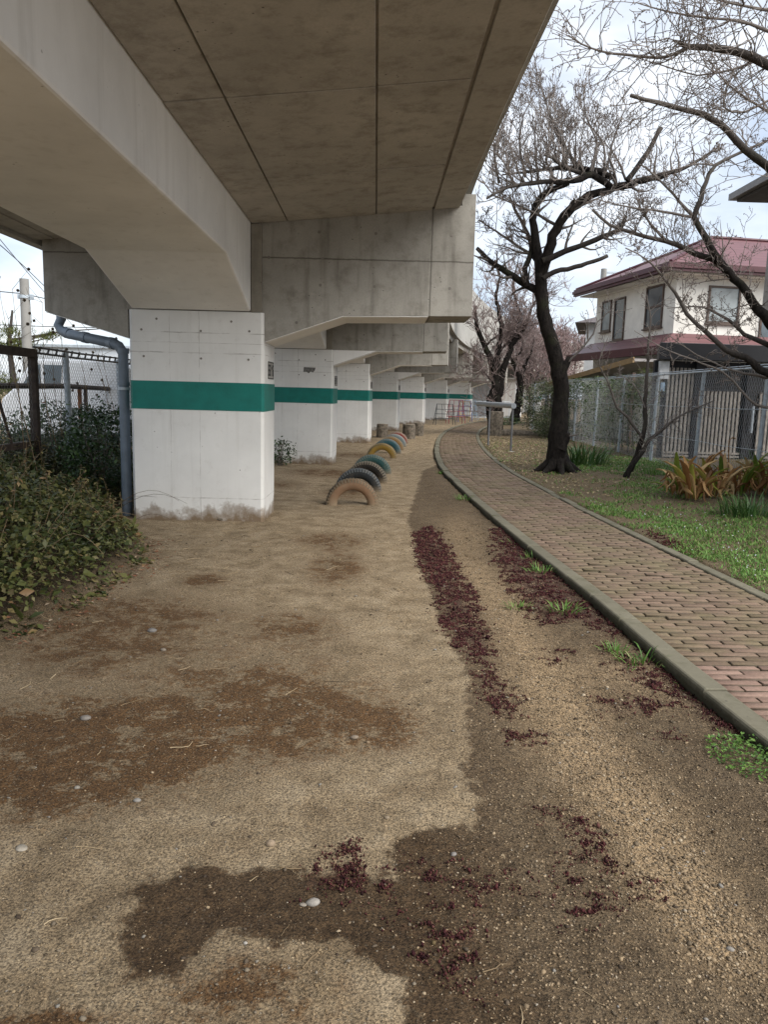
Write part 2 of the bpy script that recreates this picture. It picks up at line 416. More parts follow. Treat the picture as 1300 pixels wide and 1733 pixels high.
F = np.stack([idx[:-1, :-1], idx[:-1, 1:], idx[1:, 1:], idx[1:, :-1]], -1).reshape(-1, 4)

def mat_ground():
    m, nt, b = nodes('bare earth'); p = geo_pos(nt)
    n0 = noise_n(nt, p, .8, 5); n1 = noise_n(nt, p, 4.5, 7, .65); n2 = noise_n(nt, p, 26, 6, .7); n3 = noise_n(nt, p, 120, 4, .7)
    dry = ramp(nt, n1, [(.34, (.185, .138, .086)), (.50, (.275, .213, .138)), (.66, (.35, .281, .192))])
    brn = ramp(nt, n2, [(.35, (.056, .027, .010)), (.65, (.140, .076, .032))])
    wet = ramp(nt, n2, [(.35, (.030, .0165, .0075)), (.65, (.082, .050, .025))])
    grv = ramp(nt, n2, [(.3, (.075, .054, .034)), (.7, (.185, .138, .086))])
    soil = ramp(nt, n2, [(.3, (.10, .075, .045)), (.7, (.20, .155, .098))])
    sed = ramp(nt, n2, [(.3, (.028, .010, .011)), (.7, (.075, .028, .026))])
    aw = attr(nt, 'wet'); ab = attr(nt, 'brown'); asd = attr(nt, 'sandy'); al = attr(nt, 'lawn'); am = attr(nt, 'moss'); agv = attr(nt, 'gravel')
    wob = math_n(nt, 'ADD', math_n(nt, 'MULTIPLY', math_n(nt, 'SUBTRACT', noise_n(nt, p, 7, 8, .78), .5), .34), math_n(nt, 'MULTIPLY', math_n(nt, 'SUBTRACT', n3, .5), .05))
    fb = ramp(nt, math_n(nt, 'MULTIPLY', ab, ramp(nt, math_n(nt, 'ADD', math_n(nt, 'MULTIPLY', n1, .6), math_n(nt, 'MULTIPLY', n2, .4)), [(.42, .10), (.58, 1.35)])), [(.16, 0.0), (.75, .92)])
    c = mixc(nt, fb, dry, brn)
    fw = ramp(nt, math_n(nt, 'ADD', math_n(nt, 'ADD', aw, wob), .5), [(.485, 0.0), (.515, .92)])
    wetc = mixc(nt, math_n(nt, 'MULTIPLY', agv, ramp(nt, n1, [(.3, .5), (.7, 1.0)])), wet, grv)
    wetc = mixc(nt, math_n(nt, 'MULTIPLY', asd, ramp(nt, n2, [(.3, .4), (.6, 1.0)]), clamp=True), wetc, (.36, .26, .155))
    c = mixc(nt, fw, c, wetc)
    c = mixc(nt, al, c, soil)
    c = mixc(nt, attr(nt, 'litter'), c, ramp(nt, n2, [(.3, (.022, .018, .011)), (.7, (.075, .052, .028))]))
    fm = ramp(nt, math_n(nt, 'ADD', math_n(nt, 'ADD', am, math_n(nt, 'MULTIPLY', math_n(nt, 'SUBTRACT', noise_n(nt, p, 14, 6, .75), .5), .35)), .5), [(.52, 0.0), (.72, .7)])
    c = mixc(nt, fm, c, sed)
    grain = ramp(nt, n3, [(.40, (.34, .33, .31)), (.5, (.95, .95, .95)), (.60, (1.5, 1.46, 1.38))])
    c = mixc(nt, .85, c, grain, 'MULTIPLY')
    vo = N(nt, 'ShaderNodeTexVoronoi', Scale=95.0); nt.links.new(p, vo.inputs['Vector'])
    speck = math_n(nt, 'MULTIPLY', ramp(nt, vo.outputs['Distance'], [(.22, 1.0), (.36, 0.0)]), math_n(nt, 'MULTIPLY', ramp(nt, sep(nt, vo.outputs['Color'])[0], [(.66, 0.0), (.76, .7)]), math_n(nt, 'SUBTRACT', 1.0, math_n(nt, 'MULTIPLY', fw, .75))))
    c = mixc(nt, speck, c, mixc(nt, sep(nt, vo.outputs['Color'])[1], (.42, .36, .27), (.09, .07, .05)))
    nt.links.new(c, b.inputs['Base Color'])
    nt.links.new(math_n(nt, 'SUBTRACT', .95, math_n(nt, 'MULTIPLY', fw, .12)), b.inputs['Roughness'])
    b.inputs['Specular IOR Level'].default_value = .2
    h = math_n(nt, 'ADD', math_n(nt, 'ADD', math_n(nt, 'MULTIPLY', n1, 1.2), math_n(nt, 'MULTIPLY', n2, .9)), math_n(nt, 'ADD', math_n(nt, 'MULTIPLY', n3, .45), math_n(nt, 'MULTIPLY', speck, .4)))
    bump(nt, b, h, .022, 1.0)
    return m
SED = [  # patches of dark red stonecrop, photo pixels on the ground
 [(705, 900), (730, 893), (760, 925), (775, 960), (800, 1000), (815, 1050), (840, 1090), (830, 1130), (790, 1120), (760, 1080), (745, 1045), (735, 1000), (712, 960), (700, 930)],
 [(800, 1140), (845, 1140), (870, 1180), (885, 1215), (850, 1215), (825, 1190)],
 [(830, 905), (860, 895), (925, 950), (1000, 1020), (1075, 1085), (1030, 1085), (970, 1060), (905, 1060), (870, 1010), (840, 960)],
 [(1060, 1070), (1090, 1100), (1190, 1180), (1290, 1262), (1230, 1265), (1190, 1235), (1130, 1190), (1090, 1140)],
 [(925, 1105), (955, 1105), (955, 1125), (925, 1125)], [(1010, 1185), (1065, 1190), (1130, 1195), (1125, 1215), (1050, 1220), (1015, 1210)],
 [(505, 1475), (560, 1448), (610, 1438), (612, 1475), (655, 1475), (650, 1500), (610, 1530), (590, 1505), (520, 1512), (500, 1500)],
 [(680, 1450), (720, 1470), (765, 1455), (762, 1478), (720, 1490), (690, 1480)],
 [(655, 1575), (690, 1558), (722, 1575), (715, 1598), (670, 1605)], [(745, 1600), (795, 1570), (815, 1585), (805, 1615), (760, 1630)], [(765, 1660), (800, 1670), (798, 1690), (770, 1680)],
 [(955, 1515), (985, 1505), (1010, 1530), (1000, 1555), (965, 1552)], [(925, 1375), (970, 1385), (1020, 1415), (1010, 1425), (950, 1408), (920, 1390)],
 [(830, 1490), (885, 1485), (890, 1515), (835, 1520)], [(920, 1470), (1000, 1475), (1050, 1470), (1055, 1495), (1000, 1495), (940, 1490)], [(1010, 1525), (1060, 1510), (1105, 1505), (1100, 1525), (1040, 1530)],
 [(905, 1510), (940, 1520), (950, 1540), (915, 1540)], [(960, 1430), (995, 1428), (995, 1448), (965, 1448)], [(870, 1240), (920, 1245), (910, 1265), (870, 1258)], [(1010, 1095), (1090, 1130), (1150, 1185), (1100, 1180), (1040, 1150)],
 [(1095, 905), (1160, 935), (1190, 955), (1150, 948), (1110, 930)], [(735, 1490), (790, 1500), (795, 1530), (740, 1525)], [(1100, 1245), (1140, 1250), (1135, 1270), (1105, 1265)],
]
SEDW = [[G(*p) for p in poly] for poly in SED]
sd_s = np.full(nv, -1.0)
for poly in SEDW: sd_s = np.maximum(sd_s, sd_poly(XX, YY, poly))
off_g = path_off(XX, YY)
gnd_attr = {
    'wet': np.clip(sd_poly(XX, YY, WET), -.5, .5),
    'brown': np.clip(sum(a*1.25*blob(XX, YY, px, py, rx*1.25, ry*1.2) for px, py, rx, ry, a in BROWN), 0, 1.3),
    'sandy': np.clip(sum(a*blob(XX, YY, px, py, rx, ry) for px, py, rx, ry, a in SANDY), 0, 1.2),
    'lawn': smooth01((off_g-PATH_W)/.1),
    'moss': np.clip(sd_s*1.5, -.5, .5),
    'gravel': smooth01((XX-.15)/.5),
    'litter': smooth01((sd_poly(XX, YY, MOUND)+.12)/.3),
}
ground = np_mesh('ground', np.stack([XX, YY, ZZ], -1).reshape(-1, 3), F, None, None, [mat_ground()], True)
ground['kind'] = 'structure'
for k, v in gnd_attr.items():
    a = ground.data.attributes.new(k, 'FLOAT', 'POINT'); a.data.foreach_set('value', v.astype(np.float32).ravel())

# ---- brick path: every brick modelled, one sheet
def mat_brick():
    m, nt, b = nodes('path bricks'); p = geo_pos(nt)
    t = attr(nt, 'tone')
    base = ramp(nt, t, [(.0, (.135, .090, .062)), (.25, (.185, .124, .088)), (.5, (.225, .150, .110)), (.70, (.205, .145, .10)), (.75, (.215, .138, .106)), (1.0, (.29, .192, .150))])
    n1 = noise_n(nt, p, 2.2, 6, .65); n2 = noise_n(nt, p, 45, 5, .7); n4 = noise_n(nt, p, 9, 5, .6)
    old = ramp(nt, t, [(.715, 1.0), (.735, .12)])
    moss = math_n(nt, 'MULTIPLY', ramp(nt, n1, [(.42, .05), (.66, .62)]), old)
    c = mixc(nt, moss, base, ramp(nt, n4, [(.3, (.115, .105, .045)), (.7, (.20, .175, .085))]))
    c = mixc(nt, .55, c, ramp(nt, n2, [(.3, (.5, .5, .5)), (.65, (1.1, 1.1, 1.1))]), 'MULTIPLY')
    c = mixc(nt, ramp(nt, n4, [(.58, 0.0), (.75, .35)]), c, (.10, .08, .06))
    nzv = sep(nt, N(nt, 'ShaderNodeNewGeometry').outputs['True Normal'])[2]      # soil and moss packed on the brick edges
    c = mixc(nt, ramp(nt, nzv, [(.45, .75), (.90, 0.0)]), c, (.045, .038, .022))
    nt.links.new(c, b.inputs['Base Color']); b.inputs['Roughness'].default_value = .75; b.inputs['Specular IOR Level'].default_value = .35
    bump(nt, b, n2, .003, .8)
    return m
bl, bw, gap = .226, .060, .013
Vb = []; Fb = []; Tb = []; k = 0
nrow = int((PS[-1]-.2)/(bw+gap))
NEW_S = float(np.interp(3.95, PL[:, 1], PS))
for r in range(nrow):
    s0 = r*(bw+gap); s1 = s0+bw
    if path_pt(s0, 0)[1] < -1: continue
    x = -(bl+gap)*(.5 if r % 2 else 0) + random.uniform(-.01, .01)
    while x < PATH_W-.01:
        a = max(0, x); b_ = min(PATH_W, x+bl)
        if b_-a > .03:
            z = .078+random.gauss(0, .0022)-(.006 if random.random() < .04 else 0); ch = .0035
            tl = [random.gauss(0, .0011) for _ in range(4)]
            cs = [(s0, a), (s0, b_), (s1, b_), (s1, a)]
            ci = [(s0+ch, a+ch), (s0+ch, b_-ch), (s1-ch, b_-ch), (s1-ch, a+ch)]
            for (s_, u_) in cs:
                q = path_pt(s_, u_); Vb.append((q[0], q[1], .02))
            for (s_, u_) in cs:
                q = path_pt(s_, u_); Vb.append((q[0], q[1], z-.003))
            for (s_, u_), d in zip(ci, tl):
                q = path_pt(s_, u_); Vb.append((q[0], q[1], z+d))
            for i in range(4):
                j = (i+1) % 4
                Fb.append((k+i, k+j, k+4+j, k+4+i)); Fb.append((k+4+i, k+4+j, k+8+j, k+8+i))
            Fb.append((k+8, k+9, k+10, k+11))
            new = s0 < NEW_S + .02
            Tb += [random.uniform(.76, 1.0) if new else random.uniform(0, .70)]*12
            k += 12
        x += bl+gap
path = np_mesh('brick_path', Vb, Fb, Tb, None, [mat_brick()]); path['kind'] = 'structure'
ss = np.arange(1.5, PS[-1]-.3, .12)
q0 = np.stack([*path_pt(ss, -.01), np.full(len(ss), .052)], -1); q1 = np.stack([*path_pt(ss, PATH_W+.01), np.full(len(ss), .052)], -1)
V = np.concatenate([q0, q1]); n = len(ss); i = np.arange(n-1)
o = np_mesh('path_joints', V, np.stack([i, n+i, n+i+1, i+1], -1), None, None, [mat_plain('mossy joint sand', (.026, .022, .014), .95, .3, 20)]); o['kind'] = 'structure'
M['kerb'] = mat_concrete('kerb stone', base=(.175, .162, .118), dark=(.080, .074, .046), stain=.6, streak=.1)
def kerb(u0, u1, top, bot):
    mb = MB(); s = 1.2; c = .014
    while s < PS[-1]-1:
        e = s+.6; dz = random.gauss(0, .0045); du = random.gauss(0, .0035)
        prof = [(u0, bot), (u0, top-c), (u0+c*.4, top-c*.3), (u0+c, top), (u1-c, top), (u1-c*.4, top-c*.3), (u1, top-c), (u1, bot)]
        n = len(prof); vv = []; st_ = [s+.005, s+.012, s+.2, s+.4, e-.012, e-.005]
        for q, t in enumerate(st_):
            lip = .004 if q in (0, 5) else 0
            for u_, z in prof:
                p = path_pt(t, u_+du); vv.append((p[0], p[1], z+dz-(lip if z > bot else 0)))
        ff = [(i*n+j, i*n+j+1, (i+1)*n+j+1, (i+1)*n+j) for i in range(5) for j in range(n-1)]
        ff += [tuple(range(n-1, -1, -1)), tuple(range(5*n, 6*n))]
        mb.add(vv, ff); s = e
    o = mb.build('kerb', M['kerb'], None, False); o['kind'] = 'structure'
    return o
def kerb_mat():
    m = M['kerb']; nt = m.node_tree; b = nt.nodes['Principled BSDF']; old = b.inputs['Base Color'].links[0].from_socket
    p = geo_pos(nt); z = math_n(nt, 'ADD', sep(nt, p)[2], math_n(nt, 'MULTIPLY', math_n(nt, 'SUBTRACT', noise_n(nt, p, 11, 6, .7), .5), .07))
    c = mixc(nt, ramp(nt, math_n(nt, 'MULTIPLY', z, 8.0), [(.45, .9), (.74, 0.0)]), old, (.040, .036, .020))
    c = mixc(nt, ramp(nt, noise_n(nt, p, 5, 6, .7), [(.52, 0.0), (.70, .4)]), c, (.085, .088, .042))
    nt.links.new(c, b.inputs['Base Color'])
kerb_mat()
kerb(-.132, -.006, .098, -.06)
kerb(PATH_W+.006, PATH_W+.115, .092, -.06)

# ------------------------------------------------------------------ viaduct
BENTS = [(-1.26, 1.5, .0), (-1.26, 8.74, .015), (-.887, 15.96, .07), (-.196, 23.2, .115), (.87, 31.0, .16), (2.38, 38.6, .215), (4.16, 45.4, .265),
         (6.35, 52.0, .32), (8.85, 58.6, .37), (11.75, 65.0, .42), (15.05, 71.2, .47)]
SPLICE = [(-1.26, -3, 0)] + BENTS + [(22.5, 82, .55)]
def frame(b): 
    x, y, t = b
    return Matrix.Translation((x, y, 0)) @ Matrix.Rotation(-t, 4, 'Z')
viaduct = tag(empty('viaduct', (0, 0, 0)), 'long grey concrete railway viaduct on white pillars painted with a green band', 'viaduct')
SOF = lambda x: 3.299+.1*x
PW, PT, PH = 1.5, .85, 2.345

def cham(x0, x1, y0, y1, c):
    return [(x0+c, y0), (x1-c, y0), (x1, y0+c), (x1, y1-c), (x1-c, y1), (x0+c, y1), (x0, y1-c), (x0, y0+c)]
def pillar_meshes():
    p = MB(); p.prism(cham(-PW, 0, 0, PT, .03), lambda a, b, t: (a, b, t), -.25, PH)
    # tie holes on the front face
    for hx, hz in [(-1.36, 2.13), (-.70, 2.13), (-.16, 2.14), (-1.34, 1.84), (-.70, 1.83), (-.17, 1.83), (-1.19, 2.25), (-.36, 2.24)]:
        r = .013
        p.prism([(hx+r*math.cos(q*math.pi/5), hz+r*math.sin(q*math.pi/5)) for q in range(10)], lambda a, b, t: (a, t, b), -.003, .01, mi=1)
        r = .009
    po = p.build('pillar', [M['white'], M['hole']])
    g = MB(); e = .004
    g.prism(cham(-PW-e, e, -e, PT+e, .03), lambda a, b, t: (a, b, t), 1.258, 1.572)
    go = g.build('green_band', M['teal'], po)
    n = MB()
    X = lambda a, b, t: (t, a, b)
    y0, y1, z0, z1 = .30, .72, 1.63, 1.83
    n.box(.0005, .004, y0, y1, z0, z1, mi=0)
    w = .012
    for (a0, a1, b0, b1) in ((y0, y1, z0, z0+w), (y0, y1, z1-w, z1), (y0, y0+w, z0+w, z1-w), (y1-w, y1, z0+w, z1-w)):
        n.box(.0045, .0075, a0, a1, b0, b1, mi=1)
    cw = .085; hz0, hz1 = z0+.035, z1-.035; st = .022
    def bar(a0, a1, b0, b1): n.box(.0045, .0072, a0, a1, b0, b1, mi=1)
    for i, segs in enumerate(('ABCDG', 'ABGED', 'BC', 'ACDFG')):
        a = y0+.03+i*(cw+.01); c = a+cw-.012; mid = (hz0+hz1)/2
        seg = {'A': (a, c, hz1-st, hz1), 'D': (a, c, hz0, hz0+st), 'G': (a, c, mid-st/2, mid+st/2),
               'F': (a, a+st, mid+st/2, hz1-st), 'B': (c-st, c, mid+st/2, hz1-st), 'E': (a, a+st, hz0+st, mid-st/2), 'C': (c-st, c, hz0+st, mid-st/2)}
        for s_ in segs: bar(*seg[s_])
    no = n.build('number_plate', [M['concrete_light'], M['black_mark']], po)
    return po
pil = pillar_meshes()
CAPPOLY = [(-2.44, 2.305), (-1.515, 2.040), (-1.515, 2.347), (.003, 2.347), (.003, 2.034), (.87, 2.335), (2.305, 2.366), (2.30, 3.655), (2.150, 3.655), (2.150, SOF(2.150)+.02), (-2.44, SOF(-2.44)+.02)]
def cross_beam(paint):
    mb = MB()
    c = .03
    poly = CAPPOLY
    y0, y1 = .03, PT-.02
    mb.prism(poly, lambda a, b, t: (a, t, b), y0, y1)
    # pilaster between beam and cross beam
    mb.box(-.138, -.02, -.015, .031, 2.349, SOF(-.13)-.005, mi=1)
    # tie holes with drip streaks
    for hx, hz in [(.60, 3.22), (1.22, 3.22), (.62, 2.66), (1.22, 2.66), (.05, 2.94), (.64, 2.94), (2.05, 3.22), (2.05, 2.66), (.36, 2.25)]:
        r = .017
        mb.prism([(hx+r*math.cos(q*math.pi/5), hz+r*math.sin(q*math.pi/5)) for q in range(10)], lambda a, b, t: (a, t, b), y0-.003, y0+.01, mi=2)
    if paint:   # painted haunch skin below the pillar-head line
        mb.prism([(.004, 2.036), (.004, 2.343), (.92, 2.343), (.87, 2.339)], lambda a, b, t: (a, t, b), y0-.004, y1+.004, mi=3)
    # whitewashed underside
    mb.prism([(.006, 2.025), (.006, 2.032), (.87, 2.333), (1.82, 2.353), (1.82, 2.346), (.875, 2.326)], lambda a, b, t: (a, t, b), y0+.0, y1-.0, mi=3)
    mb.prism([(-2.43, 2.300), (-2.43, 2.292), (-1.52, 2.031), (-1.52, 2.039)], lambda a, b, t: (a, t, b), y0, y1, mi=3)
    return mb.build('cross_beam', [M['concrete_cap'], M['concrete'], M['hole'], M['white_beam']], None, False, .016, 2)
caps = {0: cross_beam(False), 1: cross_beam(True)}
first = True
cap_used = set()
for i, b in enumerate(BENTS):
    if i == 0: continue
    mtx = frame(b)
    if i == 1: p = pil
    else: p = copy_tree(pil)
    p.parent = viaduct; p.matrix_local = mtx
    key = 1 if i in (2, 4) else 0
    c = caps[key] if key not in cap_used else caps[key].copy()
    if key in cap_used: COL.objects.link(c)
    cap_used.add(key)
    c.parent = viaduct; c.matrix_local = mtx
p2 = [c for c in viaduct.children if c.name.startswith('pillar')][1]
mb = MB(); mb.prism([(-.60, 1.985), (-.36, 1.98), (-.37, 1.93), (-.41, 1.88), (-.46, 1.90), (-.50, 1.86), (-.54, 1.89), (-.61, 1.885)], lambda a, b, t: (a, t, b), -.0025, .001)
mb.build('bare_patch', mat_plain('bare grey patch', (.17, .165, .155), .9, .3, 20), p2)
for i in range(len(BENTS)-1):                      # haunched longitudinal beams
    a, b = BENTS[i], BENTS[i+1]
    A = Vector((a[0]+math.sin(a[2])*PT, a[1]+math.cos(a[2])*PT, 0)); B = Vector((b[0], b[1], 0))
    L = (B-A).length; th = math.atan2((B-A).x, (B-A).y)
    prof = [(0, 2.349), (1.35, 2.738), (L-1.36, 2.738), (L, 2.349), (L, 3.36), (0, 3.36)]
    if i == 0: prof[:2] = [(-4.2, 2.738)]; prof[-1] = (-4.2, 3.36)
    mb = MB(); mb.prism(prof, lambda p, q, t: (t, p, q), -1.455, -.143)
    o = mb.build('main_beam', M['white_beam'], viaduct, False, .02, 2)
    o.matrix_local = Matrix.Translation(A) @ Matrix.Rotation(-th, 4, 'Z')
# deck slab swept along the line
st = np.array(SPLICE)
sm = catmull(st[:, :2], .9)
tt = np.gradient(sm, axis=0); tt /= np.linalg.norm(tt, axis=1)[:, None]; nn = np.stack([tt[:, 1], -tt[:, 0]], -1)
def sweep(mb, poly, i0=0, i1=None, mi=0):
    i1 = i1 or len(sm); n = len(poly); v = []; f = []
    for i in range(i0, i1):
        for x, z in poly: v.append((sm[i, 0]+nn[i, 0]*x, sm[i, 1]+nn[i, 1]*x, z))
    m = i1-i0
    for i in range(m-1):
        for j in range(n): f.append((i*n+j, i*n+(j+1) % n, (i+1)*n+(j+1) % n, (i+1)*n+j))
    f.append(tuple(range(n-1, -1, -1))); f.append(tuple((m-1)*n+j for j in range(n)))
    return mb.add(v, f, mi)
slab = MB()
sweep(slab, [(-2.5, SOF(-2.5)+.03), (2.120, SOF(2.120)+.03), (2.120, 3.86), (-2.5, 3.5)])
# soffit boards of the first bay: cast panels with open joints between them
fr0 = frame((-1.26, 0, 0))
xs = [-.138, .256, 1.22, 1.837, 2.126]; ysm = [-2.9, -.3, 1.6, 3.4, 5.23, 7.07, 8.76]
for i in range(4):
    yr = ysm if i < 3 else [ysm[0], ysm[-1]]
    for j in range(len(yr)-1):
        x0, x1 = xs[i]+.007, xs[i+1]-.007
        if i == 2: x1 -= .008
        if i == 3: x0 += .006; x1 = xs[i+1]
        g = .009
        y0, y1 = yr[j]+g, yr[j+1]-g
        dz = random.uniform(-.004, .004)
        v = [(x, y, SOF(x)+d+dz) for d in (0, .036) for x, y in ((x0, y0), (x1, y0), (x1, y1), (x0, y1))]
        slab.add([fr0 @ Vector(p) for p in v], [(3, 2, 1, 0), (4, 5, 6, 7), (0, 1, 5, 4), (1, 2, 6, 5), (2, 3, 7, 6), (3, 0, 4, 7)])
for x0, x1 in ((-2.5, -2.30), (-2.28, -1.98), (-1.96, -1.46)):
    v = [(x, y, SOF(x)+d) for d in (0, .036) for x, y in ((x0, -2.9), (x1, -2.9), (x1, 8.76), (x0, 8.76))]
    slab.add([fr0 @ Vector(p) for p in v], [(3, 2, 1, 0), (4, 5, 6, 7), (0, 1, 5, 4), (1, 2, 6, 5), (2, 3, 7, 6), (3, 0, 4, 7)])
slab.build('deck_slab', M['concrete_soffit'], viaduct, False, .004, 1)
wallb = MB()
dist = np.concatenate([[0], np.cumsum(np.linalg.norm(np.diff(sm, axis=0), axis=1))])
step = 4
for i in range(0, len(sm)-1, step):
    e = min(len(sm), i+step+1)
    sweep(wallb, [(2.130, 3.76), (2.285, 3.76), (2.285, 4.65), (2.130, 4.65)], i, e)
    # upper screen panels, slightly set back, with a joint every few metres
    v0 = sm[i]+nn[i]*0; 
    a, b_ = i, e-1
    P = [(sm[a]+tt[a]*.012, nn[a]), (sm[b_]-tt[b_]*.012, nn[b_])]
    vv = []
    for pt, nr in P:
        for x, z in ((2.155, 4.652), (2.26, 4.652), (2.26, 6.5), (2.155, 6.5)): vv.append((pt[0]+nr[0]*x, pt[1]+nr[1]*x, z))
    wallb.add(vv, [(0, 1, 5, 4), (1, 2, 6, 5), (2, 3, 7, 6), (3, 0, 4, 7), (3, 2, 1, 0), (4, 5, 6, 7)])
sweep(wallb, [(-2.63, 3.02), (-2.51, 3.02), (-2.51, 4.5), (-2.63, 4.5)])
wallb.build('parapet', M['concrete_light'], viaduct)

# drain pipe beside the first pillar
dp = tag(empty('drain_pipe', at(208, 760, 9.0)), 'blue grey plastic drain pipe bent under the beam and running down the nearest white pillar', 'pipe')
L0 = dp.location
def rel(ps): return [Vector(p)-L0 for p in ps]
p_top = at(103, 540, 9.75); p_el = at(100, 557, 9.75); p_h2 = at(192, 581, 9.0); p_el2 = at(208, 600, 8.98); p_dn = at(221, 790, 9.0)
mb = MB()
pts = [p_top+Vector((0, 0, .25)), p_top, at(98, 551, 9.75), at(104, 560, 9.72), at(115, 565, 9.65), p_h2, at(201, 586, 8.99), at(207, 596, 8.98), p_el2, Vector((p_el2.x, p_el2.y, 1.0)), Vector((p_el2.x, p_el2.y, -.1))]
mb.tube(rel(pts), .058, 14)
mb.build('pipe_run', M['pvc'], dp, True)
for a, b_ in ((at(111, 563, 9.7), at(119, 565, 9.62)), (at(140, 570, 9.42), at(148, 572, 9.36)), (at(186, 580, 9.06), at(193, 582, 9.0)), (Vector((p_el2.x, p_el2.y, 1.93)), Vector((p_el2.x, p_el2.y, 1.87))), (Vector((p_el2.x, p_el2.y, 1.55)), Vector((p_el2.x, p_el2.y, 1.51)))):
    mb = MB(); mb.tube(rel([a, b_]), .066, 14); mb.build('pipe_collar', M['pvc'], dp, True)
mb = MB(); z = 1.46
mb.tube(rel([Vector((p_el2.x, p_el2.y, z)), Vector((p_el2.x, p_el2.y, z+.03))]), .070, 14)
q = Vector((p_el2.x, p_el2.y, z+.015))-L0
mb.box(q.x, q.x+.14, q.y-.012, q.y+.012, q.z-.015, q.z+.015)
mb.build('pipe_clamp', M['galv'], dp)

# ------------------------------------------------------------------ tyres
def tyre(loc, R, wdt, mats, rz, label, lugs):
    root = tag(empty('half_buried_tyre', loc, rz), label, 'tyre', 'painted tyres half buried in a row')
    h = wdt/2; ri = R*.60
    prof = [(-h*.55, R*.995), (-h*.2, R), (h*.2, R), (h*.55, R*.995), (h*.84, R*.965), (h*.98, R*.90), (h, R*.82), (h*.94, R*.72), (h*.80, R*.64), (h*.62, ri), (h*.50, ri*.985),
            (h*.42, ri*1.05), (h*.7, R*.75), (h*.72, R*.86), (0, R*.93), (-h*.72, R*.86), (-h*.7, R*.75), (-h*.42, ri*1.05), (-h*.50, ri*.985), (-h*.62, ri), (-h*.80, R*.64), (-h*.94, R*.72), (-h, R*.82), (-h*.98, R*.90), (-h*.84, R*.965)]
    n = 56; k = len(prof); v = []; f = []
    for i in range(n+1):
        a = -.25+(math.pi+.5)*i/n
        for y, r in prof: v.append((r*math.cos(a), y, r*math.sin(a)))
    for i in range(n):
        for j in range(k): f.append((i*k+j, i*k+(j+1) % k, (i+1)*k+(j+1) % k, (i+1)*k+j))
    mb = MB(); mb.add(v, f); mb.build('tyre_body', mats[0], root, True)
    mb = MB()
    for i in range(lugs):
        a0 = -.2+(math.pi+.4)*i/lugs; a1 = a0+(math.pi+.4)/lugs*.60
        for s_, sh in ((-1, 0), (1, .5)):
            o_ = (math.pi+.4)/lugs*sh
            am0, am1 = a0+o_, a1+o_
            sec = [(h*.12*s_, R*1.0), (h*.55*s_, R*.995), (h*.86*s_, R*.958), (h*.96*s_, R*.90)]
            out = [(h*.12*s_, R*1.03), (h*.58*s_, R*1.03), (h*.95*s_, R*.99), (h*1.05*s_, R*.905)]
            ring = sec+out[::-1]; m_ = len(ring)
            vv = [(r*math.cos(a), y, r*math.sin(a)) for a in (am0, am1) for y, r in ring]
            mb.add(vv, [tuple(range(m_)), tuple(range(2*m_-1, m_-1, -1))]+[(q, m_+q, m_+(q+1) % m_, (q+1) % m_) for q in range(m_)])
    mb.build('tread', mats[1], root)
    return root
def tmat(name, col, dirt=(.23, .18, .12), amt=.5, bright=None):
    m, nt, b = nodes(name); v = objco(nt)
    f = noise_n(nt, v, 7, 7, .7); f2 = noise_n(nt, v, 2.5, 5, .6)
    c = ramp(nt, f2, [(.3, tuple(x*.75 for x in col)), (.7, tuple(min(1, x*1.2) for x in col))])
    c = mixc(nt, ramp(nt, f, [(.46, 0.0), (.70, amt)]), c, dirt)
    zz = math_n(nt, 'ADD', sep(nt, v)[2], math_n(nt, 'MULTIPLY', math_n(nt, 'SUBTRACT', f, .5), .25))
    c = mixc(nt, ramp(nt, zz, [(.0, .85), (.13, 0.0)]), c, (.24, .185, .12))
    nt.links.new(c, b.inputs['Base Color']); b.inputs['Roughness'].default_value = .75; b.inputs['Specular IOR Level'].default_value = .3
    bump(nt, b, f, .004, .5)
    return m
TY = [((639, 855), (.22, .13, .075), (.15, .115, .075), .55, 'tan brown painted tyre, nearest of the row'),
      ((644, 833), (.020, .024, .026), (.085, .10, .11), .18, 'dark grey tyre with worn grey paint, right behind the tan brown tyre'),
      ((654, 817), (.014, .012, .010), (.13, .115, .09), .15, 'black tyre with dusty beige tread, in front of the teal green tyre'),
      ((661, 803), (.022, .075, .075), (.10, .135, .125), .3, 'teal green tyre ending the nearer group of four'),
      ((671, 776), (.33, .21, .04), (.2, .16, .09), .5, 'mustard yellow tyre leading the farther group'),
      ((678, 768), (.035, .12, .15), (.12, .16, .16), .35, 'dull teal blue tyre right behind the yellow tyre'),
      ((683, 762), (.27, .155, .06), (.2, .16, .1), .5, 'faded orange tyre in the middle of the farther group'),
      ((687.5, 756.5), (.16, .22, .24), (.2, .2, .19), .4, 'pale blue grey tyre behind the faded orange tyre'),
      ((690.5, 751), (.24, .05, .04), (.22, .18, .15), .5, 'red painted tyre at the far end of the row')]
for i, (foot, col, tr, amt, lab) in enumerate(TY):
    g = gp(*foot); R = .35 if i not in (3,) else .36
    tyre((g.x-R*.98, g.y+.05, float(ground_z(np.array([g.x-R]), np.array([g.y]))[0])-.005), R, .22, (tmat('tyre paint', col, amt=amt), tmat('tread paint', tr, amt=.5)), math.radians(random.uniform(-7, 3)), lab, 28)

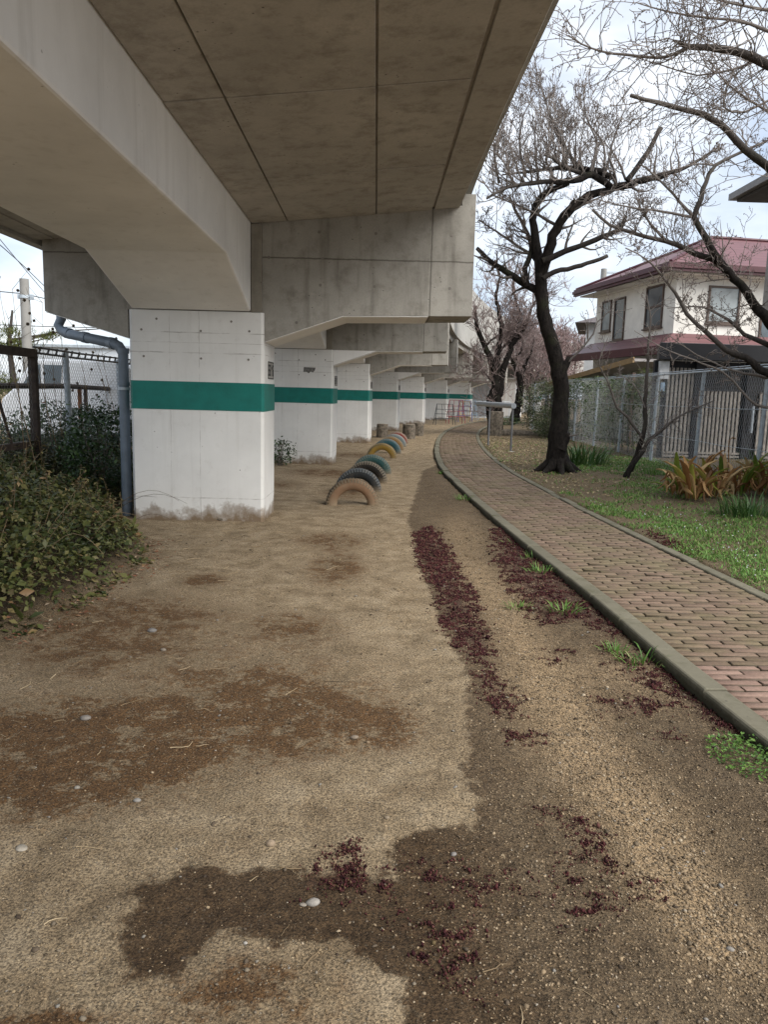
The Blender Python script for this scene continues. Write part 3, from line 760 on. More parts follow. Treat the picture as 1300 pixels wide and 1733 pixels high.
# ------------------------------------------------------------------ stumps, log
def mat_end(): return mat_plain('sawn wood grey', (.30, .26, .20), .9, .2, 9, bmp=.004)
M['stumpbark'] = mat_plain('stump bark', (.16, .135, .105), .95, .35, 12, bmp=.02)
M['sawn'] = mat_end()
def stump(px, py, d, h, label, cat='stump', lean=0, group=None, rough=.06):
    g = gp(px, py); root = tag(empty('tree_stump', g), label, cat, group)
    n = 22; v = []; f = []; lv = [(-.1, 1.04), (.06, 1.02), (h*.5, .97), (h-.02, .97), (h, .92)]
    ph = random.uniform(0, 6)
    for z, s_ in lv:
        for q in range(n):
            a = q*2*math.pi/n; r = d/2*s_*(1+rough*math.sin(3*a+ph)+rough*.6*math.sin(7*a+2*ph+z*5))
            v.append((r*math.cos(a)+lean*z, r*math.sin(a), z))
    k = len(lv)
    for i in range(k-1):
        for q in range(n): f.append((i*n+q, i*n+(q+1) % n, (i+1)*n+(q+1) % n, (i+1)*n+q))
    mb = MB(); mb.add(v, f); mb.build('bark', M['stumpbark'], root, True)
    mb = MB(); mb.add([v[(k-1)*n+q] for q in range(n)], [tuple(range(n))]); mb.build('cut_face', M['sawn'], root)
    return root
stump(646.5, 740, .40, .46, 'upright round log stool, leftmost of three and farther behind the tyres', 'stump', 0, 'log stools')
stump(692.5, 742, .44, .48, 'thick pale log stool just behind the red tyre', 'stump', 0, 'log stools')
stump(709, 737, .34, .46, 'slimmer brown log stool against the pillar, right of the pale one', 'stump', 0, 'log stools')
stump(837, 741, .52, .95, 'splintered old tree stump with peeling bark at the edge of the brick path', 'stump', .05, None, .14)
fl = gp(872, 741); root = tag(empty('fallen_log', fl), 'dark fallen log lying on the ground behind the metal balance bar', 'log')
mb = MB(); mb.tube([(-.75, .1, .12), (-.3, .0, .15), (.3, -.1, .14), (1.0, -.3, .10)], [.14, .17, .15, .11], 10)
mb.build('log_body', M['stumpbark'], root, True)

# ------------------------------------------------------------------ folding frames by the far pillar
def a_frame(px, py, w, h, col, label, rz, Y=None):
    g = gp(px, py); root = tag(empty('folding_barrier', g, rz), label, 'barrier', 'coloured folding frames')
    m = mat_plain('frame paint', col, .5, .12, 5)
    for s_, nm in ((-1, 'front_frame'), (1, 'rear_frame')):
        mb = MB(); r = .016
        P = lambda x, z: (x, s_*.28*(1-z/h), z)
        for x in (-w/2, w/2): mb.tube([P(x*1.08, 0), P(x*.86, h)], r, 6)
        for z in (h*.30, h*.52, h*.74, h*.985): mb.tube([P(-w/2*(1.08-.22*z/h), z), P(w/2*(1.08-.22*z/h), z)], r*.85, 6)
        if s_ < 0:
            for x in (-w*.16, w*.16): mb.tube([P(x, h*.30), P(x, h*.985)], r*.7, 6)
        mb.build(nm, m, root, True)
a_frame(752, 719, .95, 1.05, (.02, .028, .03), 'black metal folding frame, nearest in front of the others', .15)
a_frame(771, 717, .85, 1.25, (.25, .03, .045), 'red metal folding frame just right of the black one', .2)
a_frame(786, 714, .75, 1.20, (.06, .09, .30), 'dark blue metal folding frame partly hidden by the red one', .1)
a_frame(786.5, 712.3, .72, 1.15, (.45, .30, .03), 'yellow metal folding frame between the red one and the blue grey one', .2)
a_frame(795, 711.5, .75, 1.20, (.22, .32, .42), 'light blue grey metal folding frame, farthest right of the group', .15)

# ------------------------------------------------------------------ balance bar
M['barpost'] = mat_plain('dark post steel', (.15, .155, .165), .5, .1, 8)
b0 = gp(868, 769); bar = tag(empty('balance_bar', b0), 'light grey round metal bar on thin posts in the leaf litter beside the tree', 'exercise bar')
e0 = at(870, 687, b0.y); e1 = Vector((e0.x-.55, e0.y+4.4, e0.z)); 
e1 = at(809, 681, 24.0); e1.z = e0.z+.0
mb = MB(); mb.tube([e0-b0, e0.lerp(e1, .5)-b0, e1-b0], .072, 16); mb.build('bar_tube', mat_plain('bar steel', (.34, .37, .40), .4, .08, 8, .3), bar, True)
for t in (.02, .62):
    q = e0.lerp(e1, t)-b0; mb = MB(); mb.tube([(q.x, q.y, -.05), (q.x, q.y, q.z)], .027, 10); mb.build('post', M['barpost'], bar, True)
mb = MB()
prof = [(.30, 0), (.27, .02), (.12, .07), (.04, .085)]
for t in (.02,):
    n = 18; v = []; f = []
    for r, z in prof:
        for q in range(n): v.append((r*math.cos(q*2*math.pi/n)+e0.x-b0.x, r*math.sin(q*2*math.pi/n), z))
    for i in range(3):
        for q in range(n): f.append((i*n+q, i*n+(q+1) % n, (i+1)*n+(q+1) % n, (i+1)*n+q))
    mb.add(v, f)
mb.build('foot_plate', M['concrete_light'], bar, True)

# ------------------------------------------------------------------ far shed and railing under the viaduct
sh = tag(empty('shed', (8.6, 56.3, 0), -.35), 'white metal shed stained with rust under the far end of the viaduct', 'shed')
mb = MB(); mb.box(-2.0, -.1, 0, 3, 0, 2.7); mb.build('grey_wall', mat_plain('grey wall', (.30, .31, .32), .7), sh)
def rustwall():
    m, nt, b = nodes('rust streaked sheet'); v = objco(nt); s_ = sep(nt, v)
    mpn = N(nt, 'ShaderNodeMapping'); mpn.inputs['Scale'].default_value = (6, 6, .6); nt.links.new(v, mpn.inputs[0])
    f = ramp(nt, noise_n(nt, mpn.outputs[0], 1, 5), [(.46, 0.0), (.56, .9)])
    k_ = ramp(nt, math_n(nt, 'MULTIPLY', s_[0], .8), [(.0, 1.0), (.75, .15)])
    c = mixc(nt, math_n(nt, 'MULTIPLY', f, k_), (.62, .62, .60), (.30, .13, .04))
    nt.links.new(c, b.inputs['Base Color']); return m
mb = MB(); mb.box(-.08, 1.55, -.03, 3, 0, 2.7); mb.build('sheet_wall', rustwall(), sh)
mb = MB(); mb.box(-2.2, 1.75, -.25, 3.2, 2.71, 2.82); mb.build('roof', M['concrete_light'], sh)
rl = tag(empty('metal_railing', gp(800, 710)), 'thin grey metal railing standing in front of the rusty white shed', 'railing')
mb = MB()
for x in np.arange(0, 2.6, .42): mb.tube([(x, x*.5, 0), (x, x*.5, 1.15)], .02, 6)
for z in (.15, 1.15): mb.tube([(0, 0, z), (2.52, 1.26, z)], .022, 6)
mb.build('rails', M['galv'], rl)

# ------------------------------------------------------------------ trees
M['bark'] = mat_bark('cherry bark')
M['bark_mid'] = mat_bark('mid bark', thin=(.30, .235, .22))
M['bark_pale'] = mat_bark('pale bark', ((.10, .085, .07), (.22, .19, .165)), (.26, .225, .20))
M['bark_pink'] = mat_bark('far bark', ((.07, .055, .05), (.16, .125, .115)), (.34, .25, .24))
class Tree:
    """limbs and twigs gathered as one trunk mesh and one crown mesh of bare twigs"""
    def __init__(s, base, thin_r=.05, rt=None):
        s.base = np.array(base, float); s.tr = Tubes(); s.cr = Tubes(); s.thin = thin_r; s.buds = []; s.rt = rt or .0030*max(.8, base[1]/12.0)
    def tone(s, R): return np.clip(1-(np.asarray(R)-.004)/s.thin, 0, 1)**1.6
    def limb(s, pts, r0, r1, n=10, jit=.01, crown=False, step=.12, power=1.0):
        P = catmull(np.array([tuple(p) for p in pts])-s.base, step)
        t = np.linspace(0, 1, len(P)); R = r0+(r1-r0)*t**power
        P[1:] += rng.normal(0, jit, P[1:].shape)*np.minimum(1, R[1:, None]*10+.2)
        R = R*(1+rng.normal(0, .035, len(R)))
        Pc, Rc = np.vstack([P, P[-1:]+(P[-1:]-P[-2:-1])*.06]), np.append(R, .0015)
        (s.cr if crown else s.tr).add(Pc, Rc, n, s.tone(np.maximum(Rc, R[-1])))
        return P, R
    def twigs(s, P, R, num, length, level, up=.25, t0=.15, rmax=None, spread=1.0, kk=6, bud=.38, out=.35):
        d = np.gradient(P, axis=0); d /= np.linalg.norm(d, axis=1)[:, None]+1e-9
        for _ in range(num):
            t = t0+(1-t0)*random.random()**.8; i = min(len(P)-1, int(t*(len(P)-1)))
            perp = rng.normal(0, 1, 3); perp -= d[i]*(perp@d[i]); perp /= np.linalg.norm(perp)+1e-9
            v = d[i]*(.2+out*random.random()*2)+perp*spread+np.array([0, 0, up*(.5+random.random())]); v /= np.linalg.norm(v)
            L = length*(.45+.75*random.random())*(1-.35*t)
            rb = max(min(R[i]*.6, rmax or 1)*(.6+.5*random.random()), s.rt*1.15); rt = s.rt
            Q = [P[i].copy()]; w = v.copy()
            for k in range(kk):
                w = w+rng.normal(0, .20, 3)+np.array([0, 0, up*.16]); w /= np.linalg.norm(w); Q.append(Q[-1]+w*L/kk)
            Q = np.array(Q); RR = np.maximum(rb+(rt-rb)*np.linspace(0, 1, kk+1)**.7, rt)
            s.cr.add(Q, RR, 5 if rb > .012 else 3, s.tone(RR))
            if level > 0: s.twigs(Q, RR, max(2, int(num_child(level))), L*.60, level-1, up, .2, rb*.6, spread, 5, bud, out)
            if bud and level <= 1:
                for q in Q[2:]:
                    if random.random() < bud: s.buds.append(q+rng.normal(0, .006, 3))
    def build(s, name, label, mat, group=None, cat='tree', bud_size=.011):
        root = tag(empty(name, tuple(s.base)), label, cat, group)
        if s.tr.V: s.tr.build('trunk', [mat], root)
        if s.buds:
            B = np.array(s.buds); n = len(B)
            V, F = scat(OCT_V*np.array([.6, .6, 1.2]), OCT_F, B, rng.uniform(0, 6, n), rng.normal(0, .5, n), rng.normal(0, .5, n), np.repeat(rng.uniform(.6, 1.2, n)[:, None]*bud_size, 3, 1))
            np_mesh('bud', V, F, np.full(len(V), .8), root, [M['bud']])['kind'] = 'stuff'
        s.cr.build('crown', [mat], root)
        return root
def num_child(level): return {2: 3.4, 1: 2.4, 0: 2}.get(level, 4)+random.random()*2.2
M['bud'] = mat_plain('winter bud', (.13, .085, .07), .8, .2, 8)
def A3(l, Y): return [at(p[0], p[1], p[2] if len(p) > 2 else Y) for p in l]
def gpz(px, py):
    p = gp(px, py); z = float(ground_z(np.array([p.x]), np.array([p.y]))[0]); return gp(px, py, z)

# big cherry beside the path
b = gpz(944, 797); Y = b.y
t1 = Tree((b.x, b.y, b.z))
trunk = A3([(944, 812), (944, 797), (943, 760), (949, 700), (951, 655), (943, 610), (931, 570), (921, 530), (917, 490), (916, 462)], Y)
P, R = t1.limb(trunk, .245, .112, 16, .012, power=.5)
t1.twigs(P[int(len(P)*.55):], R[int(len(R)*.55):]*.2, 5, .7, 1, .3)
# root flare and knots
for a in np.arange(0, 6.28, .78):
    q = b+Vector((math.cos(a)*.5, math.sin(a)*.5, -.06)); t1.limb([b+Vector((0, 0, .38)), b+Vector((math.cos(a)*.22, math.sin(a)*.22, .10)), q], .13, .04, 8)
t1.limb(A3([(950, 640), (958, 618), (964, 605)], Y-.05), .10, .05, 12); 
P, R = t1.limb(A3([(963, 612), (985, 590), (1005, 565), (1012, 545), (1040, 520)], Y-.1), .022, .006, 6, crown=True); t1.twigs(P, R, 14, .6, 1, .3)
t1.limb(A3([(948, 760), (957, 745), (962, 733)], Y-.1), .12, .05, 12); P, R = t1.limb(A3([(964, 738), (978, 735), (985, 730)], Y-.2), .02, .004, 5, crown=True)
lim = []
right = A3([(917, 470, Y), (926, 435, Y-.1), (936, 400, Y-.2), (955, 366, Y-.3), (985, 339, Y-.4), (1030, 322, Y-.5), (1080, 308, Y-.6), (1130, 294, Y-.7)], Y)
P, R = t1.limb(right, .105, .05, 12, .012); t1.twigs(P, R, 18, 1.0, 2, .5, .25)
P, R = t1.limb(A3([(1115, 298), (1150, 288), (1185, 270), (1215, 250)], Y-.7), .05, .015, 7, crown=True); t1.twigs(P, R, 12, .8, 2, .4, .1)
left = A3([(916, 470, Y), (912, 430, Y+.1), (906, 395, Y+.2), (903, 362, Y+.3), (915, 335, Y+.3), (942, 317, Y+.2), (965, 310, Y+.1)], Y)
P, R = t1.limb(left, .10, .045, 12, .012); t1.twigs(P, R, 10, .9, 2, .5, .4)
P, R = t1.limb(A3([(1036, 318, Y-.5), (1004, 297, Y-.6), (970, 306, Y-.7), (912, 309, Y-.8), (860, 317, Y-1), (824, 336, Y-1.1)], Y), .065, .02, 9, .012); t1.twigs(P, R, 34, 1.3, 2, .75, .1, .02)
P, R = t1.limb(A3([(1036, 300, Y-.4), (1010, 290, Y-.4), (960, 284, Y-.2), (900, 290, Y), (850, 296, Y+.2)], Y), .06, .014, 8, .012); t1.twigs(P, R, 34, 1.4, 2, .8, .05, .02)
P, R = t1.limb(A3([(1000, 298, Y-.6), (965, 286, Y-.8), (935, 268, Y-1), (922, 262, Y-1)], Y), .045, .02, 7); t1.twigs(P, R, 14, 1.5, 2, .8, .1, .02)
for l in ([(1022, 300), (1024, 262), (1018, 235), (995, 210), (985, 200)], [(960, 280), (950, 245), (935, 210), (918, 150), (905, 105)], [(985, 285), (955, 245), (930, 190), (912, 140)], [(1024, 295), (1035, 250), (1050, 205), (1060, 180)],
          [(890, 300), (880, 250), (885, 200), (905, 160)], [(845, 310), (838, 260), (850, 215), (862, 190)], [(1060, 305), (1045, 270), (1020, 235)], [(940, 310), (925, 270), (935, 235), (950, 190)],
          [(1000, 290), (1010, 240), (990, 190), (990, 140)], [(870, 310), (850, 270), (825, 250)]):
    P, R = t1.limb(A3(l, Y-.5+random.uniform(-.5, .5)), .026, .006, 6, .015, True); t1.twigs(P, R, 15, .85, 2, .55, .15, .012)
t1.limb(A3([(1062, 306), (1090, 268), (1120, 216)], Y-.7), .05, .035, 9)
P, R = t1.limb(A3([(918, 442), (958, 425), (995, 412), (1030, 397), (1052, 385), (1060, 366)], Y-.3), .06, .035, 9); t1.twigs(P, R, 14, .8, 2, .35, .2)
t1.limb(A3([(919, 472), (940, 460), (975, 452), (1029, 434)], Y-.3), .05, .034, 9)
P, R = t1.limb(A3([(918, 512, Y), (907, 492, Y+.1), (880, 476, Y+.2), (850, 455, Y+.3), (830, 443, Y+.4), (808, 420, Y+.5)], Y), .085, .035, 10); t1.twigs(P, R, 14, .8, 2, .3, .2)
P, R = t1.limb(A3([(893, 485, Y+.1), (889, 455, Y+.1), (899, 430, Y+.2), (893, 395, Y+.2), (872, 355, Y+.3), (862, 330, Y+.3)], Y), .06, .02, 9); t1.twigs(P, R, 16, .9, 2, .4, .2)
P, R = t1.limb(A3([(915, 455), (900, 432), (860, 405), (830, 385), (810, 372)], Y+.2), .035, .01, 7); t1.twigs(P, R, 16, .8, 2, .3, .2)
P, R = t1.limb(A3([(940, 380), (905, 360), (870, 345), (835, 330)], Y-.2), .03, .01, 6); t1.twigs(P, R, 12, .7, 2, .3, .2)
t1.build('cherry_tree', 'big leafless cherry tree with dark leaning trunk forking into wide limbs beside the path', M['bark'], 'bare trees along the path')

# cherry whose trunk stands just outside the right of the picture
b2 = Vector((5.75, 10.2, .05)); Y2 = 10.2
t2 = Tree((b2.x, b2.y, b2.z), .045, .0026)
t2.limb([b2+Vector((0, 0, -.1)), b2+Vector((.05, 0, .6)), b2+Vector((.0, .0, 1.3)), b2+Vector((-.15, 0, 1.9))], .22, .15, 14)
hub = b2+Vector((-.15, 0, 1.9))
main = [hub]+A3([(1315, 560), (1276, 510), (1232, 460), (1208, 440), (1176, 428), (1128, 408), (1076, 396), (1032, 380), (1004, 354)], Y2)
P, R = t2.limb(main, .13, .016, 12, .012, power=.42); t2.twigs(P, R, 52, .75, 2, .25, .25, .012)
P, R = t2.limb(A3([(1230, 458), (1212, 430), (1196, 404), (1176, 368), (1186, 335), (1196, 308), (1212, 280), (1252, 260), (1300, 238)], Y2-.1), .050, .012, 9); t2.twigs(P, R, 22, .6, 2, .3, .2, .010)
P, R = t2.limb(A3([(1176, 368), (1120, 358), (1052, 348), (1012, 338)], Y2-.1), .020, .006, 7, crown=True); t2.twigs(P, R, 14, .5, 2, .2, .2, .008)
P, R = t2.limb(A3([(1176, 368), (1150, 340), (1128, 316), (1100, 290), (1084, 278)], Y2-.1), .022, .008, 7, crown=True); t2.twigs(P, R, 14, .5, 2, .3, .2, .008)
P, R = t2.limb(A3([(1128, 408), (1092, 366), (1075, 325)], Y2), .022, .006, 7, crown=True); t2.twigs(P, R, 10, .5, 2, .3, .2, .008)
P, R = t2.limb(A3([(1212, 280), (1180, 278), (1130, 290), (1095, 300)], Y2-.1), .012, .004, 5, crown=True); t2.twigs(P, R, 8, .4, 1, .2, .2, .006)
P, R = t2.limb([hub]+A3([(1330, 650), (1300, 633), (1261, 606), (1230, 592), (1196, 563), (1164, 532), (1143, 495), (1100, 443), (1060, 420)], Y2-.3), .10, .007, 10, power=.5); t2.twigs(P, R, 34, .55, 2, .15, .3, .010)
P, R = t2.limb([hub]+A3([(1330, 600), (1300, 583), (1261, 566), (1235, 542), (1190, 520), (1130, 522)], Y2+.2), .06, .005, 8, power=.6); t2.twigs(P, R, 24, .5, 2, .15, .3, .008)
P, R = t2.limb(A3([(1300, 640), (1240, 626), (1180, 600), (1130, 565)], Y2-.2), .018, .004, 6, crown=True); t2.twigs(P, R, 10, .4, 1, .1, .1, .006)
P, R = t2.limb(A3([(1310, 690), (1280, 685), (1255, 660), (1225, 630), (1190, 615), (1120, 588), (1075, 560)], Y2-.2), .020, .004, 6, crown=True); t2.twigs(P, R, 12, .4, 1, .1, .1, .006)
# upper boughs
for l, r0, r1, Yk, nt_ in (([(1345, 330), (1300, 281), (1260, 253), (1232, 222), (1204, 200), (1140, 180), (1068, 162)], .045, .018, 7.6, 26),
                    ([(1350, 125), (1300, 111), (1252, 90), (1200, 80), (1164, 79), (1150, 70)], .042, .016, 6.4, 30),
                    ([(1164, 80), (1140, 92), (1112, 97), (1060, 93), (1020, 87), (985, 75), (965, 60)], .016, .004, 6.4, 22),
                    ([(1300, 95), (1240, 118), (1180, 128), (1120, 110), (1060, 90)], .010, .003, 6.6, 16),
                    ([(1320, 60), (1270, 40), (1200, 30), (1130, 20), (1080, 5)], .014, .004, 6.2, 20),
                    ([(1320, 20), (1260, 10), (1180, -10)], .014, .004, 6.2, 14),
                    ([(1320, 200), (1270, 170), (1230, 140), (1200, 100)], .012, .004, 6.8, 16),
                    ([(1320, 160), (1260, 190), (1225, 180), (1232, 140), (1250, 100)], .010, .003, 6.8, 14)):
    P, R = t2.limb(A3(l, Yk), r0, r1, 8, .008, crown=r0 < .03); t2.twigs(P, R, int(nt_*1.3), .75, 1, .02, .1, .006, .9, 6, .35)
P, R = t2.limb([hub, hub+Vector((.1, -.6, .8)), hub+Vector((.0, -1.6, 1.8)), at(1345, 330, 7.6)], .10, .045, 10)
P, R = t2.limb([hub+Vector((.1, -.6, .8)), hub+Vector((-.3, -2.2, 2.2)), at(1350, 125, 6.4)], .08, .042, 10)
t2.build('cherry_tree', 'leafless cherry whose dark boughs reach in from the right edge across the maroon roofed house', M['bark'], 'bare trees along the path', bud_size=.008)

# farther cherries
def far_tree(px, py, Yb, limbs, r0, label, mat, tw=16, L=1.0, lvl=2, up=.4):
    g = at(px, py, Yb); g.z = 0.05; t = Tree((g.x, g.y, g.z), .06)
    for l, ra, rb in limbs:
        P, R = t.limb(A3(l, Yb), ra, rb, 9, .02, power=.8); t.twigs(P, R, tw, L, lvl, .4, .12, .016, bud=0)
    return t.build('cherry_tree', label, mat, 'bare trees along the path')
g = gp(836, 738); Yb = g.y-.3
far_tree(838, 738, Yb, [([(842, 745), (836, 715), (832, 680), (840, 652), (835, 620), (820, 583), (808, 552), (804, 517)], .27, .05),
                        ([(838, 648), (843, 600), (849, 560), (844, 526), (840, 500), (846, 470), (838, 440)], .15, .03),
                        ([(846, 745), (842, 690), (846, 660), (853, 620), (868, 582), (876, 554), (879, 530), (872, 502), (868, 470)], .22, .03),
                        ([(870, 580), (885, 558), (895, 535), (905, 512), (925, 490)], .10, .02),
                        ([(843, 600), (858, 582), (870, 570), (890, 555), (910, 548)], .06, .02),
                        ([(822, 585), (840, 570), (862, 560), (875, 540)], .05, .015),
                        ([(838, 652), (825, 635), (812, 622), (800, 612)], .05, .015)],
         .27, 'second leafless cherry with two dark trunks rising behind the metal balance bar', M['bark_mid'], 32, 1.7)
far_tree(873, 705, 41, [([(872, 712), (874, 695), (880, 668), (879, 640), (868, 610), (862, 580), (866, 555)], .28, .05), ([(880, 650), (888, 620), (900, 595), (905, 570)], .14, .03), ([(879, 640), (872, 615), (885, 585), (880, 560)], .1, .03)],
         .2, 'third leafless cherry with one slim curved trunk farther along, left of the ivy bush', M['bark_mid'], 28, 2.2)
for (px, Yb, lab) in ((898, 47, 'hazy pinkish bare tree far behind, nearest to the slim curved trunk'), (925, 55, 'hazy pinkish bare tree far behind the ivy bush'), (957, 62, 'hazy pinkish bare tree far behind, left of the small grey house'), (860, 62, 'hazy pinkish bare tree seen far between the two dark trunks')):
    h0 = 690; k = 47/Yb
    far_tree(px, 690, Yb, [([(px, 705), (px+2, 670), (px-4, 640), (px+3, 600*k**.2), (px, 575)], .22, .03), ([(px, 670), (px+12, 640), (px+20, 605), (px+24, 580)], .12, .03), ([(px, 665), (px-14, 635), (px-20, 600), (px-26, 575)], .12, .03), ([(px, 650), (px+5, 620), (px+12, 585)], .1, .03)],
             .2, lab, M['bark_pink'], 26, 3.0)

# leaning sapling in the lawn
b3 = gpz(1060, 808); Y3 = b3.y
t3 = Tree((b3.x, b3.y, b3.z), .05)
P, R = t3.limb(A3([(1060, 818), (1062, 805), (1072, 785), (1088, 763), (1100, 745), (1125, 725), (1150, 705), (1180, 690), (1210, 678)], Y3), .085, .010, 10, power=.5); t3.twigs(P, R, 50, .6, 1, .15, .35, .008)
P, R = t3.limb(A3([(1066, 797), (1078, 770), (1088, 740), (1093, 715), (1092, 690), (1094, 655), (1097, 610), (1098, 580), (1102, 540), (1095, 500)], Y3+.05), .055, .008, 9); t3.twigs(P, R, 24, .7, 1, .3, .3, .008)
P, R = t3.limb(A3([(1086, 738), (1062, 705), (1045, 690), (1035, 660), (1022, 632), (1015, 610), (1030, 570)], Y3), .03, .006, 8); t3.twigs(P, R, 18, .5, 1, .3, .2, .008)
P, R = t3.limb(A3([(1092, 690), (1080, 660), (1060, 640), (1045, 632)], Y3), .014, .004, 6, crown=True); t3.twigs(P, R, 8, .4, 1, .3, .2, .006)
t3.build('sapling', 'small leaning bare sapling with forked stem in the grass before the wire fence', M['bark'], None, 'sapling', .008)

# ------------------------------------------------------------------ wire fences
def chain_link(line, h, z0, pw, ph, r, mat, parent, org, wav=0.0):
    """line: list of xy; diamond mesh made of zigzag wires"""
    L = np.array(line, float); seg = np.concatenate([[0], np.cumsum(np.linalg.norm(np.diff(L, axis=0), axis=1))])
    n = int(h/ph); T = Tubes(); nw = int(seg[-1]/pw)
    zz = z0+np.arange(n+1)*ph
    for j in range(nw):
        s_ = j*pw+((np.arange(n+1)+j) % 2)*pw
        x = np.interp(s_, seg, L[:, 0]); y = np.interp(s_, seg, L[:, 1])
        if wav: x = x+wav*np.sin(s_*1.7+zz*2.1)
        zg = zz
        T.add(np.stack([x-org[0], y-org[1], zg-org[2]], -1), np.full(n+1, r), 3, .5)
    return T.build('wire_mesh', [mat], parent, False)
fx = lambda y: 5.85+.028*y
f0 = Vector((fx(9.0), 9.0, 0)); fence = tag(empty('wire_fence', f0), 'galvanised chain link fence with leaning grey posts along the lawn, before the gate', 'fence')
ln = [(fx(9.0), 9.0), (fx(34), 34.0)]
chain_link(ln, 1.98, .09, .045, .066, .0024, M['wire'], fence, f0)
ys = [9.7, 12.3, 14.9, 17.5, 20.1, 22.7, 25.3, 27.9, 30.5, 33.1]
for y in ys:
    mb = MB(); mb.tube([Vector((fx(y)+.02-.03, y, -.1))-f0, Vector((fx(y)+.03, y, 2.08))-f0], .036, 10); mb.build('post', M['galv'], fence, True)
for z, r in ((2.06, .018), (2.10, .010), (1.40, .006), (.75, .006), (.10, .012)):
    mb = MB()
    pts = []
    for i in range(len(ys)-1):
        for t in (0, .5):
            y = ys[i]+(ys[i+1]-ys[i])*t; pts.append(Vector((fx(y)-.045, y, z-(.02 if t and z < 2 else 0)))-f0)
    mb.tube(pts, r, 6); mb.build('top_rail' if r > .015 else 'tension_wire', M['galv'], fence, True)

xl = -4.3
g0 = Vector((xl, 7.0, .3)); gate = tag(empty('fence_frame', g0), 'dark rusty steel frame with wire netting at the left edge among the ivy', 'fence')
mb = MB(); mb.box(-.05, .05, -.9, 2.86, 1.53, 1.63); mb.build('top_beam', M['rust'], gate)
for y in (-.9, 1.62, 2.82):
    mb = MB(); mb.box(-.045, .045, y-.045, y+.045, -.4, 1.53); mb.build('upright', M['rust'], gate)
mb = MB(); mb.box(-.03, .03, -.85, 2.77, .42, .50); mb.build('low_beam', M['rust'], gate)
mb = MB(); mb.tube([(0, 1.66, 1.5), (0, 2.15, .5)], .018, 6); mb.build('brace', M['rust'], gate)
chain_link([(xl, 6.2), (xl, 9.78)], 1.45, .38, .034, .045, .0024, M['oldwire'], gate, g0)
g1 = Vector((xl, 9.9, .2)); lf = tag(empty('wire_fence', g1), 'old chain link fence with grey posts and chain-like top rail beside the drain pipe', 'fence')
chain_link([(xl, 9.9), (xl, 15.6)], 1.72, .2, .034, .045, .0026, M['oldwire'], lf, g1)
for y in (10.85, 13.05, 15.2):
    mb = MB(); mb.tube([(.03, y-9.9+.05, -.3), (0, y-9.9, 1.74)], .042, 10); mb.build('post', M['galv'], lf, True)
for z in (1.76, 1.69):
    mb = MB(); mb.tube([(0, -.05, z), (.01, 1.5, z-.01), (0, 3, z), (0, 5.7, z)], .014, 6); mb.build('top_rail', M['oldwire'], lf, True)
mb = MB()
for k_ in range(22):
    y = .1+k_*.26; mb.tube([(0, y, 1.68), (0, y+.07, 1.77)], .014, 5)
mb.build('rail_links', M['oldwire'], lf)['kind'] = 'stuff'
g2 = Vector((-5.0, 11.2, 0)); rf = tag(empty('rusty_fence', g2), 'low rail fence with orange rusted posts behind the old chain link fence', 'fence')
for py_, m_ in ((134, 'orange_rust'), (144, 'rust'), (194, 'orange_rust')):
    Yp = -5.0/(at(py_, 660, 1).x); q = Vector((-5.0, Yp, 0))-g2
    mb = MB(); mb.tube([(q.x, q.y, 0), (q.x, q.y, 1.5)], .035, 8); mb.build('post', M[m_], rf, True)
mb = MB(); mb.tube([(0, -2, 1.46), (0, 1.5, 1.48), (0, 5, 1.42)], .04, 8); mb.build('rail', M['rust'], rf, True)

# ------------------------------------------------------------------ house with the maroon roof
M['cream'] = mat_plain('cream render', (.77, .75, .69), .9, .06, 3, bmp=.003, bscale=60)
M['maroon'] = mat_plain('maroon gutter', (.080, .024, .030), .5, .1, 4)
M['frame'] = mat_plain('bronze window frame', (.09, .060, .045), .5, .1, 9)
M['darkframe'] = mat_plain('black metal', (.018, .019, .023), .45, .1, 5)
def mat_roof():
    m, nt, b = nodes('maroon roof sheets'); v = objco(nt); s_ = sep(nt, v)
    w = math_n(nt, 'FRACT', math_n(nt, 'MULTIPLY', s_[2], 7.0))
    edge = ramp(nt, w, [(.0, .45), (.10, 1.0), (.9, 1.0), (1.0, .7)])
    c = mixc(nt, noise_n(nt, v, 2, 6), (.125, .052, .056), (.185, .084, .088))
    c = mixc(nt, 1.0, c, edge, 'MULTIPLY')
    nt.links.new(c, b.inputs['Base Color']); b.inputs['Roughness'].default_value = .5
    bump(nt, b, w, .03, .8); return m
M['roof'] = mat_roof()
def mat_glass(name, col=(.05, .065, .075), rough=.12):
    m, nt, b = nodes(name); v = objco(nt)
    c = ramp(nt, noise_n(nt, v, 1.2, 3), [(.35, col), (.7, tuple(x*2.2 for x in col))])
    nt.links.new(c, b.inputs['Base Color']); b.inputs['Roughness'].default_value = rough; b.inputs['Specular IOR Level'].default_value = .8
    return m
M['glass'] = mat_glass('window glass'); M['frost'] = mat_glass('frosted glass', (.16, .185, .19), .45)
HA = math.radians(9.3)
HO = Vector((8.63, 23.46, 0)); HU = Vector((math.cos(HA), math.sin(HA), 0)); HV = Vector((-math.sin(HA), math.cos(HA), 0))
house = tag(empty('house', HO, HA), 'cream two storey house with maroon hipped roof behind the wire fence', 'house')
EO = .6; LU, LV = 11.0, 6.72; EZ = 5.28
mb = MB(); mb.box(EO, LU-EO, EO, LV-EO, 0, EZ+.02); mb.build('wall', M['cream'], house)
mb = MB(); mb.box(EO-.1, LU-EO+.1, EO-.1, LV-EO+.1, EZ-.05, EZ-.005); mb.box(.12, LU-.12, .12, LV-.12, EZ+.0, EZ+.04); mb.build('eave_soffit', M['cream'], house)
dR = LV/2; rz_ = EZ+.24+dR*.45
mb = MB(); z = EZ+.26
